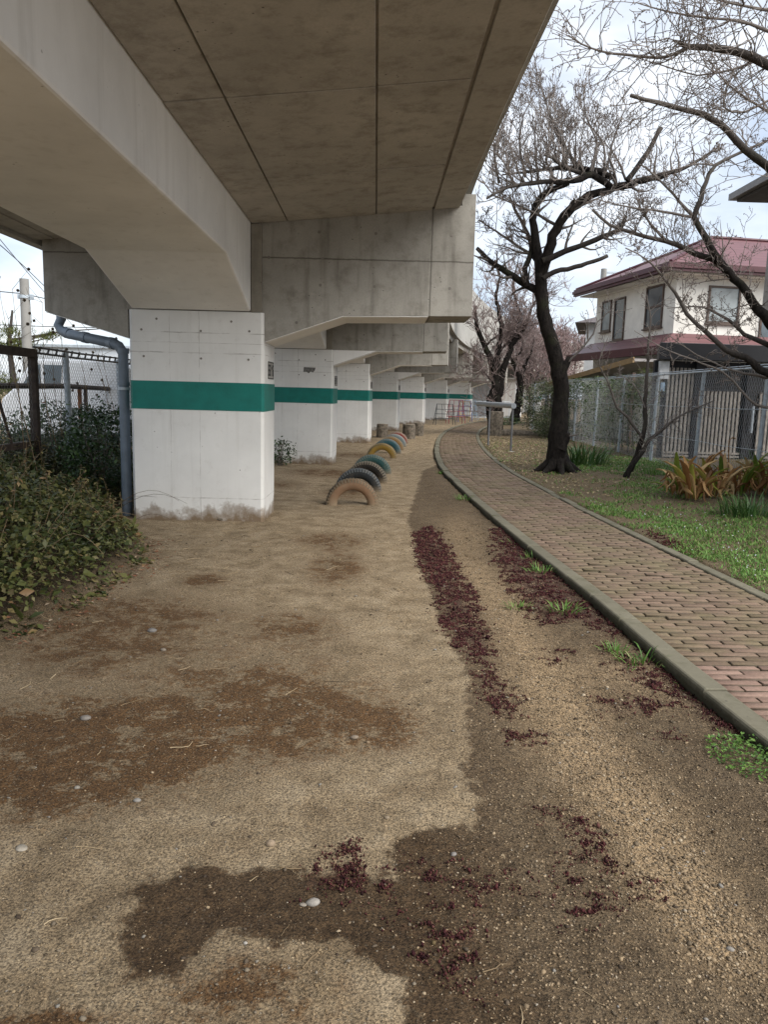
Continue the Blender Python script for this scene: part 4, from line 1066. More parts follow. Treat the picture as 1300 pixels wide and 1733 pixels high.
mb.add([(-.02, -.02, z), (LU, -.02, z), (LU, LV, z), (-.02, LV, z), (dR, dR, rz_), (LU-dR, dR, rz_)], [(0, 1, 5, 4), (1, 2, 5), (2, 3, 4, 5), (3, 0, 4), (3, 2, 1, 0)])
rf_ = mb.build('roof', M['roof'], house)
mb = MB()
for a, b_ in (((0, 0, z), (dR, dR, rz_)), ((0, LV, z), (dR, dR, rz_)), ((dR, dR, rz_), (LU-dR, dR, rz_))): mb.tube([Vector(a)+Vector((0, 0, .03)), Vector(b_)+Vector((0, 0, .03))], .06, 6)
mb.build('ridge_cap', M['maroon'], rf_)
mb = MB(); w = .10
mb.box(-w, LU+w, -w, 0, EZ+.02, EZ+.27); mb.box(-w, 0, .001, LV, EZ+.02, EZ+.27); mb.box(-w-.05, LU+w+.05, -w-.055, -w-.002, EZ+.10, EZ+.20); mb.box(-w-.055, -w-.002, -w-.0, LV, EZ+.10, EZ+.20)
mb.build('gutter', M['maroon'], house)
# pent roof of the lower storey
PZ = 3.08
mb = MB(); d = .85
mb.add([(EO-d, EO-d, PZ), (EO-d, LV-.2, PZ), (EO-.0, LV-.2, PZ+.48), (EO-.0, EO-.0, PZ+.48), (5.0, EO-d, PZ), (5.0, EO-.0, PZ+.48)], [(0, 3, 2, 1), (0, 4, 5, 3)])
mb.build('pent_roof', M['roof'], house)
mb = MB(); mb.box(EO-d-.08, EO-d-.002, EO-d-.08, LV-.2, PZ-.22, PZ+.03); mb.box(EO-d-.08, 5, EO-d-.16, EO-d-.082, PZ-.22, PZ+.03); mb.build('pent_gutter', M['maroon'], house)
mb = MB(); mb.box(EO-d, EO-.01, EO-d, LV-.2, PZ-.14, PZ-.02); mb.build('pent_soffit', mat_plain('pent soffit', (.36, .33, .27), .9), house)
Hinv = (Matrix.Translation(HO) @ Matrix.Rotation(HA, 4, 'Z')).inverted()
def wall_hit(px, py, axis, val):
    d = Hinv.to_3x3() @ ray(px, py); o = Hinv @ Vector((0, 0, CAM_H)); t = (val-o[axis])/d[axis]
    return o+d*t
def hwindow(x0, y0, x1, y1, axis, glass, sash=False):
    a = wall_hit(x0, y0, axis, EO); b_ = wall_hit(x1, y1, axis, EO)
    k = 1-axis; s0, s1 = sorted((a[k], b_[k])); z1, z0 = max(a.z, b_.z), min(a.z, b_.z)
    f = MB(); w = .06
    def bx(m_, p0, p1, q0, q1, d0, d1):
        if axis == 0: m_.box(EO-d1, EO-d0, p0, p1, q0, q1)
        else: m_.box(p0, p1, EO-d1, EO-d0, q0, q1)
    bx(f, s0, s1, z0, z0+w, .002, .05); bx(f, s0, s1, z1-w, z1, .002, .05); bx(f, s0, s0+w, z0+w, z1-w, .002, .05); bx(f, s1-w, s1, z0+w, z1-w, .002, .05)
    if sash: bx(f, s0+w, s1-w, (z0+z1)/2-.03, (z0+z1)/2+.03, .012, .04)
    fo = f.build('window_frame', M['frame'], house)
    p = MB(); bx(p, s0+w*.5, s1-w*.5, z0+w*.5, z1-w*.5, .004, .014); p.build('pane', glass, fo)
    sl = MB(); bx(sl, s0-.05, s1+.05, z0-.05, z0-.002, .002, .09); sl.build('sill', M['frame'], fo)
hwindow(1022, 511, 1034, 560, 0, M['frost']); hwindow(1043, 506, 1056, 575, 0, M['glass']); hwindow(1097, 487, 1121, 553, 0, M['glass'], True)
hwindow(1201, 483, 1249, 549, 1, M['frost']); hwindow(1287, 535, 1330, 620, 1, M['glass'])

# small house behind it
sh2 = tag(empty('house', at(984, 690, 36), -.28), 'small grey white house behind the cream house, at its left', 'house'); sh2.location.z = 0
mb = MB(); mb.box(0, 5, 0, 6, 0, 4.9); mb.build('wall', mat_plain('pale siding', (.52, .53, .53), .8, .05, 4), sh2)
mb = MB(); mb.add([(-.5, -.5, 4.9), (5.5, -.5, 4.9), (5.5, 6.5, 4.9), (-.5, 6.5, 4.9), (2.5, 2.5, 6.0), (2.5, 3.5, 6.0)], [(0, 1, 4), (1, 2, 5, 4), (2, 3, 5), (3, 0, 4, 5), (3, 2, 1, 0)]); mb.build('roof', mat_plain('brown grey roof', (.12, .10, .10), .7), sh2)
mb = MB(); mb.box(-.05, -.002, .6, 1.5, 3.3, 4.3); f = mb.build('window_frame', M['frame'], sh2)
mb = MB(); mb.box(-.06, -.052, .66, 1.44, 3.36, 4.24); mb.build('pane', M['glass'], f)
# low lean-to roof between fence and house
lt = tag(empty('lean_to', (7.6, 24.2, 0), HA), 'low grey lean-to roof with a tan edge board beside the cream house, above the fence', 'lean-to')
mb = MB(); mb.add([(-.2, -1.2, 2.70), (1.5, -1.2, 2.72), (1.5, 5.5, 2.35), (-.2, 5.5, 2.02), (-.2, -1.2, 2.62), (1.5, -1.2, 2.64), (1.5, 5.5, 2.27), (-.2, 5.5, 1.94)], [(0, 1, 2, 3), (7, 6, 5, 4), (0, 3, 7, 4), (0, 4, 5, 1), (1, 5, 6, 2), (2, 6, 7, 3)]); mb.build('roof', mat_plain('grey sheet', (.34, .32, .31), .8), lt)
mb = MB(); mb.add([(-.26, -1.25, 2.74), (-.21, -1.25, 2.74), (-.21, 5.5, 2.06), (-.26, 5.5, 2.06), (-.26, -1.25, 2.58), (-.21, -1.25, 2.58), (-.21, 5.5, 1.90), (-.26, 5.5, 1.90)], [(0, 1, 2, 3), (7, 6, 5, 4), (0, 3, 7, 4), (0, 4, 5, 1), (1, 5, 6, 2), (2, 6, 7, 3)]); mb.build('edge_board', mat_plain('tan board', (.30, .20, .10), .7), lt)
for y in (-1.0, 5.2):
    mb = MB(); mb.box(-.1, 0, y, y+.1, 0, 2.3 if y < 0 else 1.9); mb.build('post', M['frame'], lt)
mb = MB(); mb.box(1.3, 1.45, -1.0, 5.4, 0, 2.25); mb.build('wall', M['cream'], lt)

# slatted gate wall in front of the house
go_ = Vector((6.66, 18.55, 0)); gt = tag(empty('slatted_gate', go_, math.radians(3)), 'black framed gate with pale vertical slats and flat black canopy behind the wire fence', 'gate')
mb = MB(); mb.prism([(-.08, -.35), (4.6, -.35), (4.6, 2.6), (1.1, 2.6)], lambda a, c, t: (a, c, t), 2.45, 2.84); mb.build('canopy', M['darkframe'], gt, bevel=.01)
mb = MB(); mb.box(.2, 4.6, .0, .05, 0, 2.44); mb.build('back_panel', M['darkframe'], gt)
for x in (0, 1.02, 2.30, 3.3):
    mb = MB(); mb.box(x-.06, x+.06, -.10, -.002, 0, 2.44); mb.build('post', M['darkframe'], gt)
slat = mat_plain('pale timber slat', (.34, .31, .275), .8, .2, 9)
for x0, x1, zt in ((.30, .96, 2.28), (1.10, 2.22, 1.75), (2.62, 3.22, 1.75)):
    mb = MB(); x = x0
    while x+.055 < x1: mb.box(x, x+.055, -.06, -.02, .12, zt); x += .098
    for z in (.16, .24): mb.box(x0, x1, -.085, -.061, z, z+.05)
    mb.build('slat_panel', slat, gt)
mb = MB(); mb.tube([(2.42, -.16, .78), (2.42, -.16, 1.42)], .03, 8); mb.box(2.40, 2.44, -.16, -.002, .85, .88); mb.box(2.40, 2.44, -.16, -.002, 1.32, 1.35); mb.build('gate_handle', M['galv'], gt, True)
mb = MB(); mb.box(.02, .26, -.20, -.105, 2.0, 2.42); f = mb.build('meter_box', mat_plain('white box', (.7, .72, .74), .5), gt, bevel=.01)
mb = MB(); mb.box(.10, .20, -.16, -.105, 1.72, 1.92); mb.build('intercom', mat_plain('blue white plate', (.35, .5, .66), .5), gt, bevel=.005)

# eave of the nearer house at the right edge
hn = tag(empty('house', (at(1248, 342, 15.6).x, 15.6, at(1248, 342, 15.6).z-5.5)), 'dark eaved house at the far right edge, only its roof corner showing', 'house')
mb = MB(); mb.box(.40, 5, -9.4, -.6, 3.3, 5.5); mb.box(1.3, 5, -9.0, -1.2, 0, 3.15); mb.build('wall', mat_plain('grey brown wall', (.33, .31, .29), .9), hn)
mb = MB(); mb.add([(0, -10, 5.50), (5, -10, 5.50), (5, 0, 5.50), (0, 0, 5.50), (0, -10, 5.66), (5, -10, 5.66), (5, 0, 5.66), (0, 0, 5.66), (2.5, -7.5, 6.9), (2.5, -2.5, 6.9)], [(3, 2, 1, 0), (0, 1, 5, 4), (1, 2, 6, 5), (2, 3, 7, 6), (3, 0, 4, 7), (4, 5, 8), (5, 6, 9, 8), (6, 7, 9), (7, 4, 8, 9)])
mb.build('roof', mat_plain('dark eave', (.060, .054, .050), .7, .15, 6), hn)
mb = MB(); mb.box(-.12, -.002, -10, .12, 5.55, 5.67); mb.box(0, 5, .002, .12, 5.55, 5.67); mb.build('gutter', mat_plain('grey gutter', (.20, .19, .18), .5), hn)

# ------------------------------------------------------------------ poles, wires, van and the pine on the left
def pole(px, ytop, Y, r, label):
    p = at(px, ytop, Y); root = tag(empty('utility_pole', (p.x, p.y, 0)), label, 'pole', 'utility poles')
    mb = MB(); mb.tube([(0, 0, -.2), (0, 0, p.z)], [r*1.25, r], 14); mb.build('shaft', M['polec'], root, True)
    return root, p
M['polec'] = mat_plain('pole concrete', (.27, .265, .25), .85, .06, 5)
pr, pp = pole(40, 472, 19, .105, 'pale round concrete utility pole behind the left fence')
mb = MB(); mb.tube([(0, 0, pp.z-.45), (0, 0, pp.z-.38)], .125, 12); mb.box(-.16, -.09, -.04, .04, pp.z-.46, pp.z-.36); mb.box(.09, .2, -.04, .04, pp.z-.48, pp.z-.36); mb.build('pole_band', M['galv'], pr)
pr2, pp2 = pole(1023, 455, 47, .17, 'distant utility pole rising behind the maroon roof')
for z, L_ in ((pp2.z-.25, 1.3), (pp2.z-.75, 1.0)):
    mb = MB(); mb.box(-.1, L_, -.05, .05, z, z+.09); mb.build('cross_arm', M['galv'], pr2)
wire_l = [((-60, 330, 14), (20, 430, 22), (130, 560, 40), 'highest sloping overhead wire at the upper left'), ((-40, 380, 14), (60, 470, 22), (150, 560, 40), 'second sloping overhead wire below the highest one'),
          ((-40, 548, 21), (60, 552, 21), (220, 556, 21), 'level overhead wire low behind the left fence'), ((-40, 494, 19.2), (38, 497, 19), (210, 540, 21), 'thick overhead wire fixed to the pale utility pole')]
for a, b_, c, lab in wire_l:
    p = at(*a); q = at(*b_); r_ = at(*c); root = tag(empty('overhead_wire', p), lab, 'wire', 'overhead wires')
    T = Tubes(); T.add(catmull([tuple(p-p), tuple(q-p), tuple(r_-p)], .6), np.full(len(catmull([tuple(p-p), tuple(q-p), tuple(r_-p)], .6)), .011), 5, .5); T.build('cable', [M['darkframe']], root)
vanp = at(110, 720, 14.6); van = tag(empty('parked_van', (vanp.x, vanp.y, 0)), 'white parked van with dark side window behind the left chain link fence', 'van')
M['vanw'] = mat_plain('white car paint', (.74, .76, .78), .3, .02, 3, spec=.6)
k = 14.6/1300.0
prof = [(-1.15, .35), (1.25, .35), (1.28, 1.0), (1.22, 1.85), (.95, 1.98), (-.52, 1.96), (-.62, 1.90), (-.95, 1.42), (-1.18, 1.22), (-1.24, .8)]
prof = [(x*1.0, z*1.0) for x, z in prof]
mb = MB(); mb.prism(prof, lambda a, c, t: (a, t, c), 0, 1.65); mb.build('body', M['vanw'], van, bevel=.06, seg=3)
mb = MB(); mb.prism([(-.82, 1.42), (-.50, 1.86), (-.42, 1.86), (-.42, 1.42)], lambda a, c, t: (a, t, c), -.006, .002); mb.build('front_window', M['glass'], van)
mb = MB(); mb.prism([(-.36, 1.42), (-.36, 1.86), (-.02, 1.86), (-.06, 1.45)], lambda a, c, t: (a, t, c), -.006, .002); mb.build('side_window', M['glass'], van)
for x in (-.72, .78):
    mb = MB(); mb.tube([(x, -.02, .33), (x, .2, .33)], .33, 18); w_ = mb.build('wheel', mat_plain('rubber', (.02, .02, .02), .9), van, True)
    mb = MB(); mb.tube([(x, -.03, .33), (x, -.018, .33)], .19, 14); mb.build('rim', M['galv'], w_, True)
mb = MB(); mb.box(.10, .26, -.02, .0, 1.05, 1.08); mb.build('door_handle', M['darkframe'], van)
wb = at(75, 587, 24); bld = tag(empty('storage_building', (wb.x, 24, 0)), 'long pale blue white building far behind the left fence', 'building')
mb = MB(); mb.box(-.4, 9, 0, 8, 0, wb.z); mb.build('wall', mat_plain('pale sheet wall', (.60, .65, .70), .7, .04, 3), bld)
mb = MB(); mb.box(-.5, 9.1, -.1, 8.1, wb.z+.002, wb.z+.08); mb.build('roof', M['galv'], bld)

# ------------------------------------------------------------------ planting
GZ = lambda x, y: ground_z(np.asarray(x, float), np.asarray(y, float))
def in_polys(n, polys, grow=0.0):
    """random points inside polygons, area weighted"""
    out = []
    for poly in polys:
        p = np.array(poly); lo = p.min(0)-grow; hi = p.max(0)+grow
        k = int(n*(hi-lo).prod())+1
        q = rng.uniform(lo, hi, (k, 2)); d = sd_poly(q[:, 0], q[:, 1], poly)
        nn_ = np.array([nz(a, b, 16)*.09+nz(a, b, 45, 3)*.04 for a, b in q])
        out.append(q[d+nn_ > -grow])
    return np.vstack(out)
M['sedum'] = mat_tone('red stonecrop', [(0, (.012, .0035, .004)), (.45, (.040, .011, .013)), (.75, (.080, .024, .024)), (.9, (.12, .055, .045)), (1, (.11, .085, .040))], .8, .15)
q = in_polys(62000, SEDW, .06); n = len(q)
clump = np.array([nz(a, b, 22, 8) for a, b in q]); dd = np.full(len(q), -1.0)
for poly in SEDW: dd = np.maximum(dd, sd_poly(q[:, 0], q[:, 1], poly))
c2 = np.array([nz(a, b, 7, 2) for a, b in q])
q = q[(clump*.9+c2*.7+np.clip(dd*4, -.5, .16) > np.where(sd_poly(q[:, 0], q[:, 1], SEDW[0]) > -.03, .46, np.where((q[:, 1] > 4.2) | (q[:, 0] > 1.05), .60, .48))+rng.normal(0, .30, len(q)))]; n = len(q)
z = GZ(q[:, 0], q[:, 1]); sc = np.exp(rng.normal(-6.05, .36, n))*(1+np.clip(q[:, 1]-3, 0, 8)*.12)
hh = sc*rng.uniform(.8, 2.3, n)
o = scatter('stonecrop', OCT_V, OCT_F, np.stack([q[:, 0], q[:, 1], z+hh*.6], -1), rng.uniform(0, 6.3, n), rng.normal(0, .45, n), rng.normal(0, .45, n), np.stack([sc, sc, hh], -1), rng.uniform(0, 1, n), [M['sedum']])
tag(o, 'dark red stonecrop growing in patches on the bare gravelly soil', 'ground cover', kind='stuff')

# gravel and grit
PB_V = np.array([(.9, .1, .1), (.45, .75, .05), (-.35, .8, .1), (-.95, .15, -.05), (-.5, -.75, .1), (.45, -.8, 0), (.3, .2, .62), (-.3, -.2, .6), (0, 0, -.5)])
PB_F = np.array([(0, 1, 6), (1, 2, 6), (2, 7, 6), (2, 3, 7), (3, 4, 7), (4, 5, 7), (5, 6, 7), (5, 0, 6), (1, 0, 8), (2, 1, 8), (3, 2, 8), (4, 3, 8), (5, 4, 8), (0, 5, 8)])
M['gravel'] = mat_tone('gravel', [(0, (.07, .052, .034)), (.25, (.13, .10, .066)), (.5, (.215, .160, .102)), (.75, (.33, .245, .15)), (.93, (.40, .33, .235)), (1, (.22, .215, .21))], .85, .25, .25)
def pick(n, x0, x1, y0, y1, wfun):
    Y = y0*np.exp(rng.uniform(0, 1, n)*math.log(y1/y0)); X = rng.uniform(x0, x1, n)
    keep = rng.uniform(0, 1, n) < wfun(X, Y); return X[keep], Y[keep]
def wgrav(X, Y):
    s_ = np.clip(sum(a*blob(X, Y, px, py, rx, ry) for px, py, rx, ry, a in SANDY), 0, 1)
    w = sd_poly(X, Y, WET) > 0
    o_ = path_off(X, Y)
    return np.where(o_ < -.16, np.where(w, .035+.26*smooth01((X-.05)/.5)+.9*s_, .03), 0)
X, Y = pick(330000, -2.0, 2.0, 1.05, 11, wgrav); n = len(X)
s_ = np.exp(rng.normal(-5.75, .38, n))*(1+.35*np.clip(sum(a*blob(X, Y, px, py, rx, ry) for px, py, rx, ry, a in SANDY), 0, 1))
s_ = np.minimum(s_, .018)
o = scatter('gravel', PB_V, PB_F, np.stack([X, Y, GZ(X, Y)+s_*.12], -1), rng.uniform(0, 6.3, n), rng.normal(0, .25, n), rng.normal(0, .25, n), np.stack([s_, s_*rng.uniform(.65, 1, n), s_*rng.uniform(.5, .95, n)], -1), np.clip(rng.beta(2.2, 2.0, n), 0, 1), [M['gravel']])
tag(o, 'tan gravel and grit strewn over the soil beside the kerb', 'gravel', kind='stuff')

def wgrit(X, Y):
    o_ = path_off(X, Y); m_ = sd_poly(X, Y, MOUND)
    cl = np.array([nz(a, b, 3.3, 21)+.6*nz(a, b, 9, 22) for a, b in zip(X, Y)])
    return np.where((o_ < -.15) & (m_ < .05), np.clip(.30+cl*.8, .04, 1), 0)
X, Y = pick(190000, -2.4, 1.9, 1.05, 9, wgrit); n = len(X); inw = sd_poly(X, Y, WET) > 0
s_ = np.exp(rng.normal(-6.25, .42, n))*(1+np.clip(Y-2, 0, 6)*.16)
M['grit'] = mat_tone('soil crumbs', [(0, (.030, .019, .010)), (.3, (.080, .054, .030)), (.5, (.185, .135, .080)), (.75, (.31, .238, .148)), (1, (.42, .345, .24))], .95, .15)
tn = np.where(inw, rng.beta(1.6, 3.2, n)*.62, .42+rng.beta(2, 2.6, n)*.55)
br = np.clip(sum(a*blob(X, Y, px, py, rx*1.2, ry*1.2) for px, py, rx, ry, a in BROWN), 0, 1); tn = np.clip(tn-br*.28*(~inw), 0, 1)
o = scatter('soil_crumbs', PB_V, PB_F, np.stack([X, Y, GZ(X, Y)+s_*.05], -1), rng.uniform(0, 6.3, n), rng.normal(0, .3, n), rng.normal(0, .3, n), np.stack([s_, s_*rng.uniform(.6, 1, n), s_*rng.uniform(.5, .9, n)], -1), tn, [M['grit']])
tag(o, 'small soil crumbs and grit over the bare earth', 'grit', kind='stuff')
X, Y = pick(3600, -2.4, 1.7, 1.05, 8, lambda a, b: np.where((path_off(a, b) < -.15) & (sd_poly(a, b, MOUND) < 0), .55, 0)); n = len(X)
s_ = np.exp(rng.normal(-5.15, .38, n)); s_ = np.minimum(s_, .014)*(1+np.clip(Y-3, 0, 5)*.08)
M['pebble'] = mat_tone('pebbles', [(0, (.05, .036, .025)), (.4, (.13, .10, .07)), (.75, (.20, .165, .12)), (1, (.25, .235, .21))], .85, .25, .3)
o = scatter('pebbles', PB_V, PB_F, np.stack([X, Y, GZ(X, Y)+s_*.15], -1), rng.uniform(0, 6.3, n), rng.normal(0, .3, n), rng.normal(0, .3, n), np.stack([s_, s_*rng.uniform(.6, 1, n), s_*rng.uniform(.45, .8, n)], -1), rng.uniform(0, 1, n), [M['pebble']])
tag(o, 'small grey and brown pebbles dotted over the bare earth', 'pebbles', kind='stuff')

# stones that stand out
def stone(px, py, wpx, hr, col, label):
    g = gpz(px, py); sc_ = wpx/FOC*g.y/2*1.05
    n1, n2 = 14, 8; v = []; f = []; ph = random.uniform(0, 6)
    for i in range(n2+1):
        th = math.pi*i/n2
        for j in range(n1):
            a = 2*math.pi*j/n1; k_ = 1+.10*math.sin(2*a+ph)*math.sin(th)+.06*math.sin(3*a+2*th+ph)
            v.append((math.sin(th)*math.cos(a)*k_, math.sin(th)*math.sin(a)*.72*k_, math.cos(th)*hr))
    for i in range(n2):
        for j in range(n1): f.append((i*n1+j, (i+1)*n1+j, (i+1)*n1+(j+1) % n1, i*n1+(j+1) % n1))
    mb = MB(); mb.add([(x*sc_, y*sc_, z*sc_) for x, y, z in v], f)
    o = mb.build('stone', mat_plain('stone', tuple(c*.62 for c in col), .8, .2, 40, bmp=.001), None, True); o.location = (g.x, g.y, g.z+sc_*hr*.45); o.rotation_euler.z = random.uniform(-.5, .5)
    return tag(o, label, 'stone', 'loose stones on the bare soil')
for a in [(530, 1530, 25, .55, (.42, .39, .35), 'largest pale grey oval stone, lying in the dark damp patch'),
          (513, 1532, 13, .4, (.40, .35, .29), 'small flat beige stone touching the largest pale grey stone'),
          (458, 1430, 17, .8, (.42, .32, .22), 'tan upright stone on the dry soil above the damp patch'),
          (257, 1069, 17, .5, (.25, .235, .22), 'grey oblong stone near the ivy edge'),
          (276, 1101, 10, .6, (.33, .28, .22), 'small beige angular stone below the grey oblong stone'),
          (144, 1217, 20, .45, (.30, .27, .24), 'flat grey stone on the brown stained soil at left'),
          (130, 1334, 11, .6, (.36, .33, .28), 'small grey pebble at left on dark brown soil'),
          (232, 1356, 13, .6, (.38, .36, .33), 'pale rounded pebble at the border of the brown stain'),
          (36, 1437, 24, .35, (.50, .45, .37), 'flat cream stone at the left edge of the dry soil'),
          (768, 1447, 12, .6, (.30, .28, .26), 'grey pebble at the corner of the wet soil'),
          (655, 1385, 9, .7, (.34, .27, .19), 'little brown pebble on the dry soil left of the wet edge'),
          (600, 1249, 14, .5, (.30, .24, .18), 'little brown stone in the reddish stain in the middle'),
          (415, 1597, 8, .7, (.55, .52, .47), 'tiny whitish pebble below the dark damp patch'),
          (1237, 1608, 14, .6, (.40, .37, .33), 'grey rounded pebble in the gravel at lower right')]: stone(*a)
# concrete rubble by the pillar foot
for i, (px, py, w_, lab) in enumerate([(372, 880, 24, 'flat chip of concrete lying at the foot of the nearest pillar'), (352, 877, 16, 'smaller chip of concrete beside the flat one at the pillar foot')]): stone(px, py, w_, .4, (.20, .165, .12), lab)
# fallen twigs and straws
T = Tubes()
for i in range(330):
    if i < 110: X0, Y0 = random.uniform(-2.1, .9), 1.2*math.exp(random.random()*1.9)
    elif i < 200: X0, Y0 = random.uniform(-2.6, -1.0), random.uniform(3, 8.3)
    else: X0, Y0 = random.uniform(2.9, 5.8), random.uniform(6, 20)
    a = random.gauss(.3, .9); L = random.uniform(.02, .13)*(1.0 if Y0 < 6 else 1.5); r = random.uniform(.0009, .0022)*(1+max(0, Y0-4)*.12)
    pts = []; b_ = a
    for k in range(5):
        x = X0+math.cos(b_)*L*k/4; y = Y0+math.sin(b_)*L*k/4; b_ += random.gauss(0, .12)
        pts.append((x, y, 0))
    p = np.array(pts); p[:, 2] = GZ(p[:, 0], p[:, 1])+r*1.2+.002*random.random()
    T.add(p, np.linspace(r, r*.6, 5), 5, random.random())
M['straw'] = mat_tone('straw and twigs', [(0, (.06, .04, .025)), (.5, (.26, .19, .11)), (1, (.48, .38, .24))], .85)
tag(T.build('fallen_twigs', [M['straw']]), 'thin straws and twigs scattered over the bare soil', 'twigs', kind='stuff')

# ---- ivy and bramble mound at left
M['ivy'] = mat_tone('ivy leaves', [(0, (.022, .034, .011)), (.3, (.055, .072, .020)), (.55, (.115, .122, .038)), (.78, (.19, .16, .068)), (.92, (.20, .115, .052)), (1, (.30, .22, .12))], .5, .35, 0, .12)
M['leafdark'] = mat_tone('evergreen leaves', [(0, (.012, .028, .010)), (.5, (.030, .066, .018)), (.85, (.065, .12, .030)), (.95, (.11, .14, .04)), (1, (.22, .08, .03))], .38, .5, 0, .10)
lo = np.array([-5.2, 3.2]); hi = np.array([-1.9, 12.5])
q = rng.uniform(lo, hi, (60000, 2)); d = sd_poly(q[:, 0], q[:, 1], MOUND); e = np.array([nz(a, b, 3.0, 4)*.16 for a, b in q])
q = q[(d+e*1.6 > -.05)]; d = sd_poly(q[:, 0], q[:, 1], MOUND)
keep = rng.uniform(0, 1, len(q)) < np.clip(.50+d*1.2, .10, 1); q = q[keep]; d = d[keep]; n = len(q)
mh = mound_h(q[:, 0], q[:, 1]); bumpy = np.array([nz(a, b, 1.9, 2)*.75+nz(a, b, 5, 6)*.5 for a, b in q])
z = GZ(q[:, 0], q[:, 1])+(mh*.38+.10*smooth01(d/.5)*(1+bumpy*2))*rng.uniform(.1, 1, n)**.7+.012
sz = np.exp(rng.normal(-3.08, .36, n))
tone = np.clip(rng.beta(2, 2.4, n)*.85+bumpy*.30-.12*(q[:, 0] < -3.4)+.1*(d < .3), 0, 1)
o = scatter('ivy', LEAF_V, LEAF_F, np.stack([q[:, 0], q[:, 1], z], -1), rng.uniform(0, 6.3, n), rng.normal(-.15, .5, n), rng.normal(0, .55, n), np.stack([sz*.95, sz, sz], -1), tone, [M['ivy']])
tag(o, 'tangled ivy and bramble leaves covering the bank at left', 'ground cover', kind='stuff')
T = Tubes()
for i in range(90):
    x0, y0 = random.uniform(-4.9, -2.4), random.uniform(4.2, 9.8)
    if sd_poly(np.array([x0]), np.array([y0]), MOUND)[0] < .1: continue
    z0 = float(GZ([x0], [y0])[0]); L = random.uniform(.3, .9); a = random.uniform(-.8, 2.2); h = random.uniform(.06, .26)
    k = np.linspace(0, 1, 8)
    T.add(np.stack([x0+math.cos(a)*L*k, y0-math.sin(a)*L*.5*k, z0+h*np.sin(k*2.6)*1.1], -1), np.linspace(.003, .0014, 8), 5, random.uniform(.0, .6))
tag(T.build('bramble_stems', [M['straw']]), 'dry arching bramble stems above the ivy', 'stems', kind='stuff')
M['dry'] = mat_tone('dry fallen leaves', [(0, (.10, .040, .022)), (.5, (.22, .10, .055)), (.8, (.34, .20, .12)), (1, (.42, .34, .25))], .75, .25, 0, .1)
bp = np.array([G(*p) for p in [(262, 915), (250, 958), (205, 985), (140, 1022), (70, 1062), (0, 1092), (-40, 1110)]])
bp = catmull(bp, .02); i = rng.integers(0, len(bp), 420); q = bp[i]+rng.normal(0, .09, (420, 2)); n = 420; sz = rng.uniform(.018, .045, n)
o = scatter('fallen_leaves', LEAF_V, LEAF_F, np.stack([q[:, 0], q[:, 1], GZ(q[:, 0], q[:, 1])+.008], -1), rng.uniform(0, 6.3, n), rng.normal(0, .25, n), rng.normal(0, .3, n), np.stack([sz*.8, sz, sz], -1), rng.uniform(0, 1, n), [M['dry']])
tag(o, 'reddish brown dead leaves along the edge of the ivy', 'dead leaves', kind='stuff')

T = Tubes(); VV = []; FF = []; TT = []; cnt = 0                        # upright leafy shoots through the bank
for i in range(330):
    x0, y0 = random.uniform(-4.9, -2.5), random.uniform(4.0, 10.2)
    d0 = sd_poly(np.array([x0]), np.array([y0]), MOUND)[0]
    if d0 < .12: continue
    z0 = float(GZ([x0], [y0])[0])+.05; L = random.uniform(.15, .34)+.42*random.random()*min(1, d0/1.4)
    v = np.array([random.gauss(.1, .35), random.gauss(-.1, .3), 1.0]); v /= np.linalg.norm(v); k = np.linspace(0, 1, 6)
    P = np.array([x0, y0, z0])+k[:, None]*v*L+np.stack([.08*k**2*random.gauss(0, 1), .08*k**2*random.gauss(0, 1), 0*k], -1)
    T.add(P, np.linspace(.0035, .0015, 6), 4, random.uniform(.1, .5))
    m = int(7+L*26); t_ = rng.uniform(.2, 1, m); P2 = np.stack([np.interp(t_, k, P[:, c]) for c in range(3)], -1); sz_ = rng.uniform(.028, .06, m)
    V_, F_ = scat(LEAF_V, LEAF_F, P2, rng.uniform(0, 6.3, m), rng.normal(-.1, .45, m), rng.normal(0, .4, m), np.stack([sz_*.75, sz_, sz_], -1))
    VV.append(V_); FF.append(F_+cnt); cnt += len(V_); TT.append(np.repeat(np.clip(rng.normal(random.uniform(.25, .8), .16, m), 0, 1), len(LEAF_V)))
tag(T.build('shoot_stems', [M['straw']]), 'thin upright stems of the leafy shoots in the ivy bank', 'stems', kind='stuff')
tag(np_mesh('leafy_shoots', np.vstack(VV), np.vstack(FF), np.concatenate(TT), None, [M['ivy']]), 'leafy shoots standing up through the ivy bank at left', 'ground cover', kind='stuff')

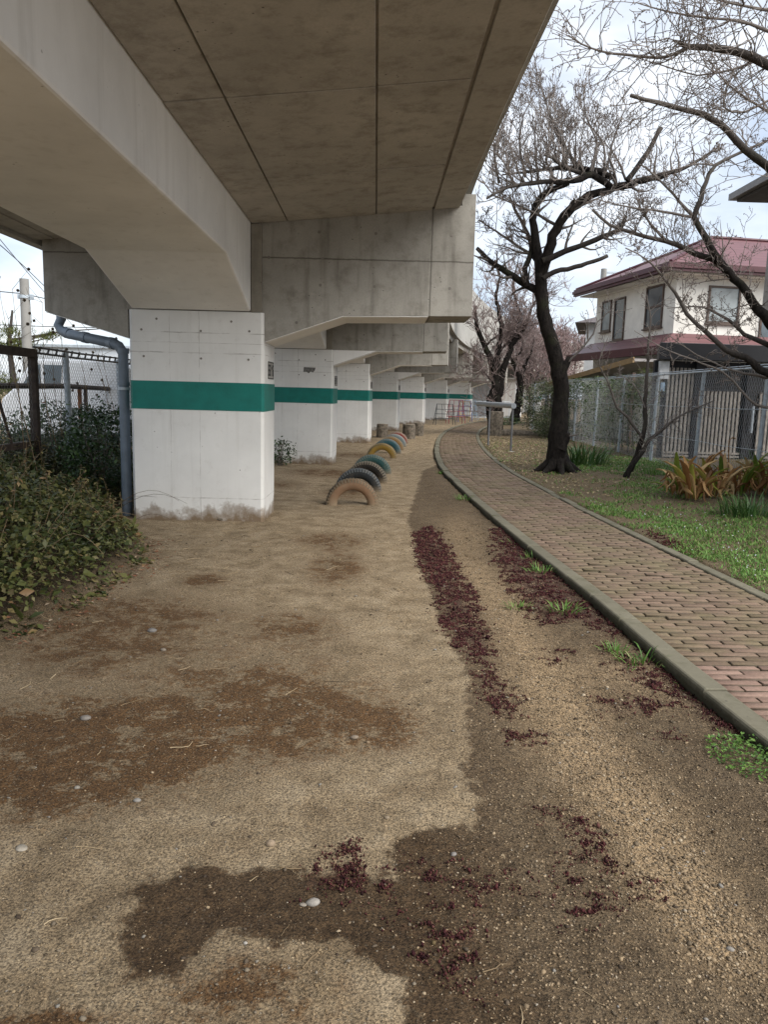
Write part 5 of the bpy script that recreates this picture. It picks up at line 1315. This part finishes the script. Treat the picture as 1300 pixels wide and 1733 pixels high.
def leafy(name, label, cat, cen, rad, n, mat, size=(.03, .06), tone=(0, 1), stems=6, zpow=1.0, group=None, shell=.45, lump=.3):
    """shrub: woody stems with leaves through an uneven ellipsoid; cen on the ground, rad (rx, ry, height)"""
    root = tag(empty(name, tuple(cen)), label, cat, group)
    T = Tubes(); k = np.linspace(0, 1, 7)
    for i in range(stems):
        a = random.uniform(0, 6.28); e = np.array([math.cos(a)*rad[0]*.75*random.random(), math.sin(a)*rad[1]*.75*random.random(), rad[2]*random.uniform(.55, .95)])
        T.add(k[:, None]*e[None]*np.array([1, 1, 1])+np.stack([.04*np.sin(k*5+i), .04*np.cos(k*4+i)-.04, 0*k], -1), np.linspace(.014, .004, 7), 5, .3)
    T.build('stem', [M['bark_pale']], root)
    d = rng.normal(0, 1, (n, 3)); d /= np.linalg.norm(d, axis=1)[:, None]
    r = rng.uniform(shell, 1, n)**.6
    lum = np.array([nz(a*1.0+cen[0], b+cen[1]*.3, 2.6, c*2.6) for a, b, c in d]); r = r*(1+lump*lum*1.6)
    P = d*r[:, None]; P = np.stack([P[:, 0]*rad[0], P[:, 1]*rad[1], (P[:, 2]*.5+.5)*rad[2]], -1)
    P = P[P[:, 2] > -.02]; n = len(P); lum = lum[:n]
    sz = rng.uniform(*size, n); t = np.clip(tone[0]+(tone[1]-tone[0])*rng.beta(2, 2, n)+.2*lum, 0, 1)
    scatter('foliage', LEAF_V, LEAF_F, P, rng.uniform(0, 6.3, n), rng.normal(-.2, .6, n), rng.normal(0, .6, n), np.stack([sz*.8, sz, sz], -1), t, [mat], root)
    return root
leafy('evergreen_shrub', 'dense dark green shrub crowding the left side of the nearest white pillar', 'shrub', (-3.38, 9.75, .1), (.62, .75, 1.22), 5200, M['leafdark'], (.04, .075), (.0, .85), 10)
leafy('evergreen_shrub', 'dark green shrub behind the old chain link fence, left of the pillar shrub', 'shrub', (-4.75, 11.6, .1), (.75, 1.3, 1.15), 4200, M['leafdark'], (.04, .08), (.1, .95), 10)
leafy('evergreen_shrub', 'dark green shrub behind the rusty steel frame at the left edge', 'shrub', (-4.85, 9.6, .1), (.5, 1.0, .95), 3200, M['leafdark'], (.035, .07), (.1, 1), 8)
leafy('evergreen_shrub', 'small dark bush growing against the second white pillar', 'shrub', (gp(474, 787).x, gp(474, 787).y, 0), (.30, .3, .55), 420, M['leafdark'], (.05, .08), (.1, .8), 6)

# tall dry weeds with seed balls by the left fence
k = np.linspace(0, 1, 9)
for i, (px, pt, Yw) in enumerate(((6, 500, 9.4), (28, 490, 9.8), (52, 505, 10.0), (66, 512, 10.3), (95, 560, 10.8), (125, 575, 11.5), (160, 578, 12.0), (178, 590, 12.2), (18, 540, 9.2), (84, 575, 10.6))):
    tp = at(px, pt, Yw); bs = Vector((tp.x+.15*random.uniform(-1, 1)+.15, Yw, .25)); root = tag(empty('dry_weed', bs), 'thin dry weed stem with dark seed balls rising above the left fence', 'weed', 'dry weeds with seed balls')
    T = Tubes(); e = tp-bs; P = k[:, None]*np.array(e)[None]+np.stack([.06*np.sin(k*4+i), 0*k, 0*k], -1); T.add(P, np.linspace(.007, .002, 9), 5, .35)
    bl_ = []
    for j in range(5):
        s0 = P[random.randint(4, 8)]; L = random.uniform(.12, .35); dv = np.array([random.uniform(-1, 1), random.uniform(-.3, .3), random.uniform(.2, 1)]); dv /= np.linalg.norm(dv)
        T.add(s0+np.linspace(0, 1, 4)[:, None]*dv*L, np.linspace(.003, .0014, 4), 4, .35); bl_.append(s0+dv*L)
    T.build('stem', [M['straw']], root)
    for b_ in bl_[:3]:
        mb = MB(); r = .022; vs = []; 
        V, F = scat(OCT_V, OCT_F, np.repeat(b_[None], 6, 0), rng.uniform(0, 6, 6), rng.uniform(0, 6, 6), rng.uniform(0, 6, 6), np.full((6, 3), r))
        np_mesh('seed_ball', V, F, np.full(len(V), .1), root, [M['straw']])

# pine beyond the left fence
pn = at(18, 600, 23); root = tag(empty('pine_tree', (pn.x, pn.y, 0)), 'green pine with flat tiers of needles behind the pale utility pole', 'tree')
T = Tubes(); T.add([(0, 0, 0), (.05, 0, 1.5), (-.05, 0, 2.6), (.1, 0, 3.6)], [.12, .10, .07, .03], 8, .2)
P = []
for (px, py, w, h) in ((15, 562, .55, .16), (30, 582, .55, .14), (6, 590, .5, .18), (78, 573, .28, .08), (90, 566, .2, .06), (8, 655, .45, .4), (178, 556, .15, .06)):
    c = at(px, py, 23)-Vector((pn.x, pn.y, 0)); T.add([(0, 0, c.z-.4), tuple(c*.6+Vector((0, 0, c.z*.4-.1))), tuple(c)], [.04, .025, .012], 5, .3)
    m = int(2600*w*max(h*2, .25)); d = rng.normal(0, .5, (m, 3)); P.append(np.array(c)+d*np.array([w, w, h]))
T.build('trunk', [M['bark']], root)
P = np.vstack(P); n = len(P); sz = rng.uniform(.08, .16, n)
M['needle'] = mat_tone('pine needles', [(0, (.035, .05, .012)), (.5, (.075, .095, .022)), (1, (.15, .16, .045))], .6, .2, 0, .15)
scatter('needles', BLADE_V, BLADE_F, P, rng.uniform(0, 6.3, n), rng.normal(0, .7, n), rng.normal(0, .5, n), np.stack([sz*.16, sz*.6, sz], -1), rng.uniform(0, 1, n), [M['needle']], root)

# hedge behind the right fence and the ivy bush at its end
M['hedge'] = mat_tone('hedge leaves', [(0, (.020, .042, .014)), (.5, (.065, .11, .034)), (.85, (.14, .19, .06)), (1, (.26, .29, .10))], .5, .35, 0, .12)
hd = tag(empty('climbing_hedge', (fx(22), 22, 0)), 'dark green climbing hedge filling the wire fence between gate and ivy bush', 'hedge')
n = 11000; yy_ = 18.2+9.6*rng.uniform(0, 1, n)**.8; top = 2.05+.12*np.sin(yy_*3.1)-.35*np.clip(19.5-yy_, 0, 2); z = top*(1-rng.uniform(0, 1, n)**1.6*.85)
x = fx(yy_)-.12+.50*rng.uniform(0, 1, n); lum = np.array([nz(a, b, 1.7, 1) for a, b in zip(yy_, z)])
keep = rng.uniform(0, 1, n) < np.clip(.75+lum*1.3, .1, 1); yy_, z, x, lum = yy_[keep], z[keep], x[keep], lum[keep]; n = len(z); sz = rng.uniform(.05, .10, n)
scatter('foliage', LEAF_V, LEAF_F, np.stack([x-fx(22), yy_-22, z], -1), rng.uniform(0, 6.3, n), rng.normal(-.5, .5, n), rng.normal(0, .6, n), np.stack([sz*.6, sz, sz], -1), np.clip(rng.beta(2, 2.5, n)+lum*.25, 0, .97), [M['hedge']], hd)
T = Tubes()
for y in np.arange(18.6, 27.6, .55):
    T.add([(fx(y)+.3-fx(22), y-22, 0), (fx(y)+.25-fx(22)+random.uniform(-.1, .1), y-22+.1, 1), (fx(y)+.25-fx(22), y-22+random.uniform(-.2, .2), 1.8)], [.02, .015, .006], 5, .4)
T.build('stem', [M['bark_pale']], hd)
leafy('climbing_hedge', 'yellow green creeper topping the fence above the dark hedge', 'hedge', (fx(19.2)+.45, 19.4, 1.3), (.3, .9, .95), 900, M['hedge'], (.05, .09), (.8, 1), 3)
M['ivybush'] = mat_tone('pale ivy', [(0, (.045, .065, .028)), (.5, (.10, .125, .055)), (.85, (.19, .21, .11)), (1, (.30, .30, .19))], .5, .35, 0, .12)
leafy('ivy_bush', 'tall rounded pale green ivy bush at the far end of the wire fence', 'bush', (6.35, 28.6, 0), (.95, 1.5, 2.25), 6500, M['ivybush'], (.05, .10), (.05, 1), 8)
leafy('ivy_bush', 'lower olive green ivy bush just in front of the tall rounded one', 'bush', (6.05, 26.6, 0), (.6, .8, 1.25), 2200, M['ivybush'], (.05, .09), (0, .75), 6)
leafy('ivy_bush', 'small dark green bush beside the splintered stump behind the balance bar', 'bush', (gp(862, 722).x, gp(862, 722).y, 0), (.6, .5, .55), 700, M['leafdark'], (.06, .1), (.2, 1), 4)

# strap leaved clumps, cannas and weeds
def blades(root, name, n, rad, L, w, mat, tone, lean=.6, cen=(0, 0)):
    a = rng.uniform(0, 6.3, n); r = rad*np.sqrt(rng.uniform(0, 1, n)); P = np.stack([r*np.cos(a)+cen[0], r*np.sin(a)*.8+cen[1], np.zeros(n)], -1)
    l = L*rng.uniform(.55, 1.1, n)
    return scatter(name, BLADE_V, BLADE_F, P, a-math.pi/2+rng.normal(0, .5, n), -np.abs(rng.normal(lean*.5, .25, n)), rng.normal(0, .15, n), np.stack([np.full(n, w)*rng.uniform(.7, 1.2, n), l*.9, l], -1), np.clip(rng.normal(tone, .2, n), 0, 1), [mat], root)
M['grass'] = mat_tone('grass blades', [(0, (.035, .090, .016)), (.4, (.09, .20, .036)), (.75, (.17, .30, .065)), (.92, (.28, .33, .12)), (1, (.34, .28, .15))], .5, .3, 0, .2)
M['strap'] = mat_tone('strap leaves', [(0, (.020, .055, .014)), (.5, (.050, .120, .028)), (1, (.13, .21, .065))], .4, .45, 0, .15)
def clump(px, py, n, rad, L, w, label, mat='strap', tone=.5):
    g = gpz(px, py); root = tag(empty('strap_leaf_clump', g), label, 'plant', None); blades(root, 'leaves', n, rad, L, w, M[mat], tone); return root
clump(985, 786, 210, .55, .55, .030, 'wide clump of dark green strap leaves right behind the big cherry trunk')
clump(1268, 873, 230, .36, .30, .014, 'low dark green grassy clump in front of the withered canna leaves')
clump(1292, 812, 120, .35, .62, .014, 'taller grey green grassy clump against the fence behind the cannas', 'grass', .45)
clump(1110, 803, 90, .25, .22, .012, 'small green grassy clump at the fence foot by the sapling', 'grass', .5)
BIG_V = []; 
for i, (y, z, w) in enumerate(((0, 0, .05), (.06, .28, .32), (.18, .55, .5), (.36, .76, .38), (.58, .88, .14))): BIG_V += [(-w*.5, y-.02, z), (0, y+.03, z-.015), (w*.5, y-.02, z)]
BIG_V.append((.66, .90, 0)); BIG_V[-1] = (0, .68, .88); BIG_V = np.array(BIG_V)
BIG_F = []
for i in range(4):
    for j in range(2): a = i*3+j; BIG_F += [(a, a+1, a+4), (a, a+4, a+3)]
BIG_F += [(12, 13, 15), (13, 14, 15)]; BIG_F = np.array(BIG_F)
DRO_V = BIG_V.copy(); DRO_V[:, 2] = np.where(BIG_V[:, 2] > .5, .5-(BIG_V[:, 2]-.5)*.9, BIG_V[:, 2]); DRO_V[:, 1] *= .75
M['canna'] = mat_tone('withered canna leaves', [(0, (.10, .048, .02)), (.25, (.26, .125, .045)), (.5, (.46, .27, .11)), (.68, (.58, .42, .21)), (.78, (.36, .33, .06)), (.92, (.20, .28, .045)), (1, (.15, .25, .04))], .6, .3, .2, .18)
CN = [(1150, 838, 'withered canna with one pale upright leaf at the left end of the row'), (1172, 845, 'withered canna with low yellow green leaves, second from the left'), (1190, 830, 'brown curled canna with a broad green leaf in front'),
      (1212, 842, 'densest brown withered canna in the middle of the row'), (1228, 826, 'tall withered canna with a drooping dry flower head'), (1250, 838, 'brown withered canna right of the tall one with the dry head'),
      (1272, 830, 'withered canna with a broad upright green leaf near the right end'), (1296, 838, 'withered canna at the right edge with dangling brown leaves')]
for i, (px, py, lab) in enumerate(CN):
    g = gpz(px, py); root = tag(empty('canna_plant', g), lab, 'plant', 'withered cannas by the fence')
    n = 13; a = rng.uniform(0, 6.3, n); L = rng.uniform(.30, .66, n)
    P = np.stack([.09*np.cos(a)*rng.uniform(.2, 1.4, n), .09*np.sin(a)*rng.uniform(.2, 1.4, n), rng.uniform(0, .05, n)], -1)
    V1, F1 = scat(BIG_V, BIG_F, P, a-math.pi/2+rng.normal(0, .4, n), rng.normal(-.12, .22, n), rng.normal(0, .2, n), np.stack([L*rng.uniform(.22, .36, n), L, L], -1)); t1_ = np.repeat(np.where(rng.uniform(0, 1, n) < .5, rng.uniform(.74, 1, n), rng.uniform(.1, .68, n)), 16)
    n2 = 20; a = rng.uniform(0, 6.3, n2); L2 = rng.uniform(.22, .50, n2)
    P = np.stack([.14*np.cos(a)*rng.uniform(.1, 1.2, n2), .12*np.sin(a)*rng.uniform(.1, 1.2, n2), rng.uniform(.0, .2, n2)], -1)
    V2, F2 = scat(DRO_V, BIG_F, P, a-math.pi/2, rng.normal(-.2, .35, n2), rng.normal(0, .4, n2), np.stack([L2*rng.uniform(.16, .30, n2), L2, L2], -1)); t2_ = np.repeat(np.where(rng.uniform(0, 1, n2) < .15, rng.uniform(.72, .9, n2), rng.uniform(.0, .66, n2)), 16)
    np_mesh('leaves', np.vstack([V1, V2]), np.vstack([F1, F2+len(V1)]), np.concatenate([t1_, t2_]), root, [M['canna']], True)
    T = Tubes(); hh = random.uniform(.35, .5) if i != 4 else .78
    T.add([(0, 0, 0), (.02, 0, hh*.5), (.0, .02, hh)] + ([(.05, 0, hh+.04), (.1, -.01, hh+.02)] if i == 4 else []), [.012, .010, .006] + ([.012, .004] if i == 4 else []), 6, .3); T.build('stalk', [M['canna']], root)

# lawn of weeds and grass
GRN = [(1090, 795, 90, 16, 1), (1000, 800, 60, 10, .7), (1110, 835, 60, 14, .8), (1060, 850, 70, 12, .6), (1250, 940, 90, 40, 1), (1160, 905, 90, 20, .7), (1290, 985, 60, 40, .9), (1200, 870, 60, 16, .35), (1030, 870, 50, 12, .6), (1100, 880, 70, 14, .5), (960, 800, 40, 8, .4), (900, 742, 40, 5, .7), (1290, 905, 60, 24, .9)]
N0 = 190000; Y = 4.2*np.exp(rng.uniform(0, 1, N0)*math.log(26/4.2)); X = np.interp(Y, PL[:, 1], PL[:, 0])+PATH_W+.13+rng.uniform(0, 1, N0)**1.2*5.0
gm = np.clip(sum(a*blob(X, Y, px, py, rx, ry) for px, py, rx, ry, a in GRN), 0, 1)
nn_ = np.array([nz(a, b, 2.2, 11)+.6*nz(a, b, 7, 3) for a, b in zip(X, Y)])
keep = (X < fx(Y)+.3) & (rng.uniform(0, 1, N0) < np.clip(gm*1.25+nn_*.85-.30, .025, 1)*.85); X, Y = X[keep], Y[keep]; n = len(X)
L = rng.uniform(.014, .050, n)*(1+np.clip(Y-6, 0, 12)*.03)
o = scatter('lawn_grass', BLADE_V, BLADE_F, np.stack([X, Y, GZ(X, Y)-.003], -1), rng.uniform(0, 6.3, n), -np.abs(rng.normal(.45, .35, n)), rng.normal(0, .2, n), np.stack([rng.uniform(.005, .013, n)*(1+np.clip(Y-6, 0, 12)*.05), L, L], -1), np.clip(rng.normal(.52, .2, n), 0, 1), [M['grass']])
tag(o, 'patchy grass and small weeds on the lawn right of the path', 'grass', kind='stuff')
# tiny white flowers and pale specks in the grass
k_ = rng.integers(0, n, 170); P = np.stack([X[k_], Y[k_], GZ(X[k_], Y[k_])+.05], -1); sz = rng.uniform(.005, .010, 170)
M['flower'] = mat_tone('tiny flowers', [(0, (.55, .58, .70)), (1, (.75, .75, .75))], .7)
tag(scatter('lawn_flowers', OCT_V, OCT_F, P, rng.uniform(0, 6, 170), rng.uniform(0, 1, 170), rng.uniform(0, 1, 170), np.stack([sz, sz, sz*.5], -1), rng.uniform(0, 1, 170), [M['flower']]), 'tiny white flowers dotted through the lawn', 'flowers', kind='stuff')
# straw coloured leaf litter round the trees
N0 = 16000; Y = rng.uniform(11, 30, N0); X = np.interp(Y, PL[:, 1], PL[:, 0])+PATH_W+.12+rng.uniform(0, 1, N0)*3.4
gm = np.clip(sum(a*blob(X, Y, px, py, rx, ry) for px, py, rx, ry, a in ((860, 770, 70, 22, 1.2), (900, 800, 60, 12, 1), (830, 752, 40, 8, 1), (980, 830, 60, 14, .6), (905, 760, 50, 14, 1))), 0, 1)
keep = (rng.uniform(0, 1, N0) < gm*.75+.05) & (X < fx(Y)); X, Y = X[keep], Y[keep]; n = len(X); sz = rng.uniform(.03, .07, n)
M['litter'] = mat_tone('pale leaf litter', [(0, (.17, .11, .055)), (.5, (.33, .25, .13)), (1, (.50, .42, .27))], .85)
tag(scatter('leaf_litter', LEAF_V, LEAF_F, np.stack([X, Y, GZ(X, Y)+.01], -1), rng.uniform(0, 6.3, n), rng.normal(0, .25, n), rng.normal(0, .25, n), np.stack([sz*.6, sz, sz], -1), rng.uniform(0, 1, n), [M['litter']]), 'straw coloured leaf litter under the cherry trees', 'leaf litter', kind='stuff')

# green tufts along the kerb
for i, (px, py, s_) in enumerate([(748, 802, .8), (768, 822, .7), (788, 846, 1), (838, 886, .9), (880, 926, 1), (908, 950, 1.0), (914, 968, .9), (955, 1035, 1.0), (878, 1030, .7), (1086, 1122, 1.1), (1042, 1102, .7), (1165, 1170, .9), (1222, 1215, .8)]):
    g = gpz(px, py); root = tag(empty('grass_tuft', g), 'small green grass tuft growing beside the near kerb', 'grass tuft', 'grass tufts along the kerb')
    blades(root, 'blades', 46, .11*s_*(1+.02*g.y), .085*s_*(1+.03*g.y), .006*(1+.05*g.y), M['grass'], .55, 1.2)
g = gpz(1268, 1290); root = tag(empty('weed_clump', g), 'bright green leafy weed clump against the kerb at lower right', 'weeds')
n = 900; a = rng.uniform(0, 6.3, n); r = np.sqrt(rng.uniform(0, 1, n)); sub = np.array([nz(x_, y_, 9, 1) for x_, y_ in zip(r*np.cos(a), r*np.sin(a))])
P = np.stack([r*np.cos(a)*.17+.02, r*np.sin(a)*.22+.02, .01+.045*rng.uniform(0, 1, n)*(1-r*.5)+.01*sub], -1); sz = rng.uniform(.010, .024, n)
M['weed'] = mat_tone('weed leaves', [(0, (.035, .085, .014)), (.5, (.085, .185, .030)), (1, (.17, .29, .06))], .5, .35, 0, .2)
scatter('leaves', LEAF_V, LEAF_F, P, a+rng.normal(0, 1, n), rng.normal(.1, .4, n), rng.normal(0, .4, n), np.stack([sz*.9, sz, sz], -1), rng.uniform(0, 1, n), [M['weed']], root)
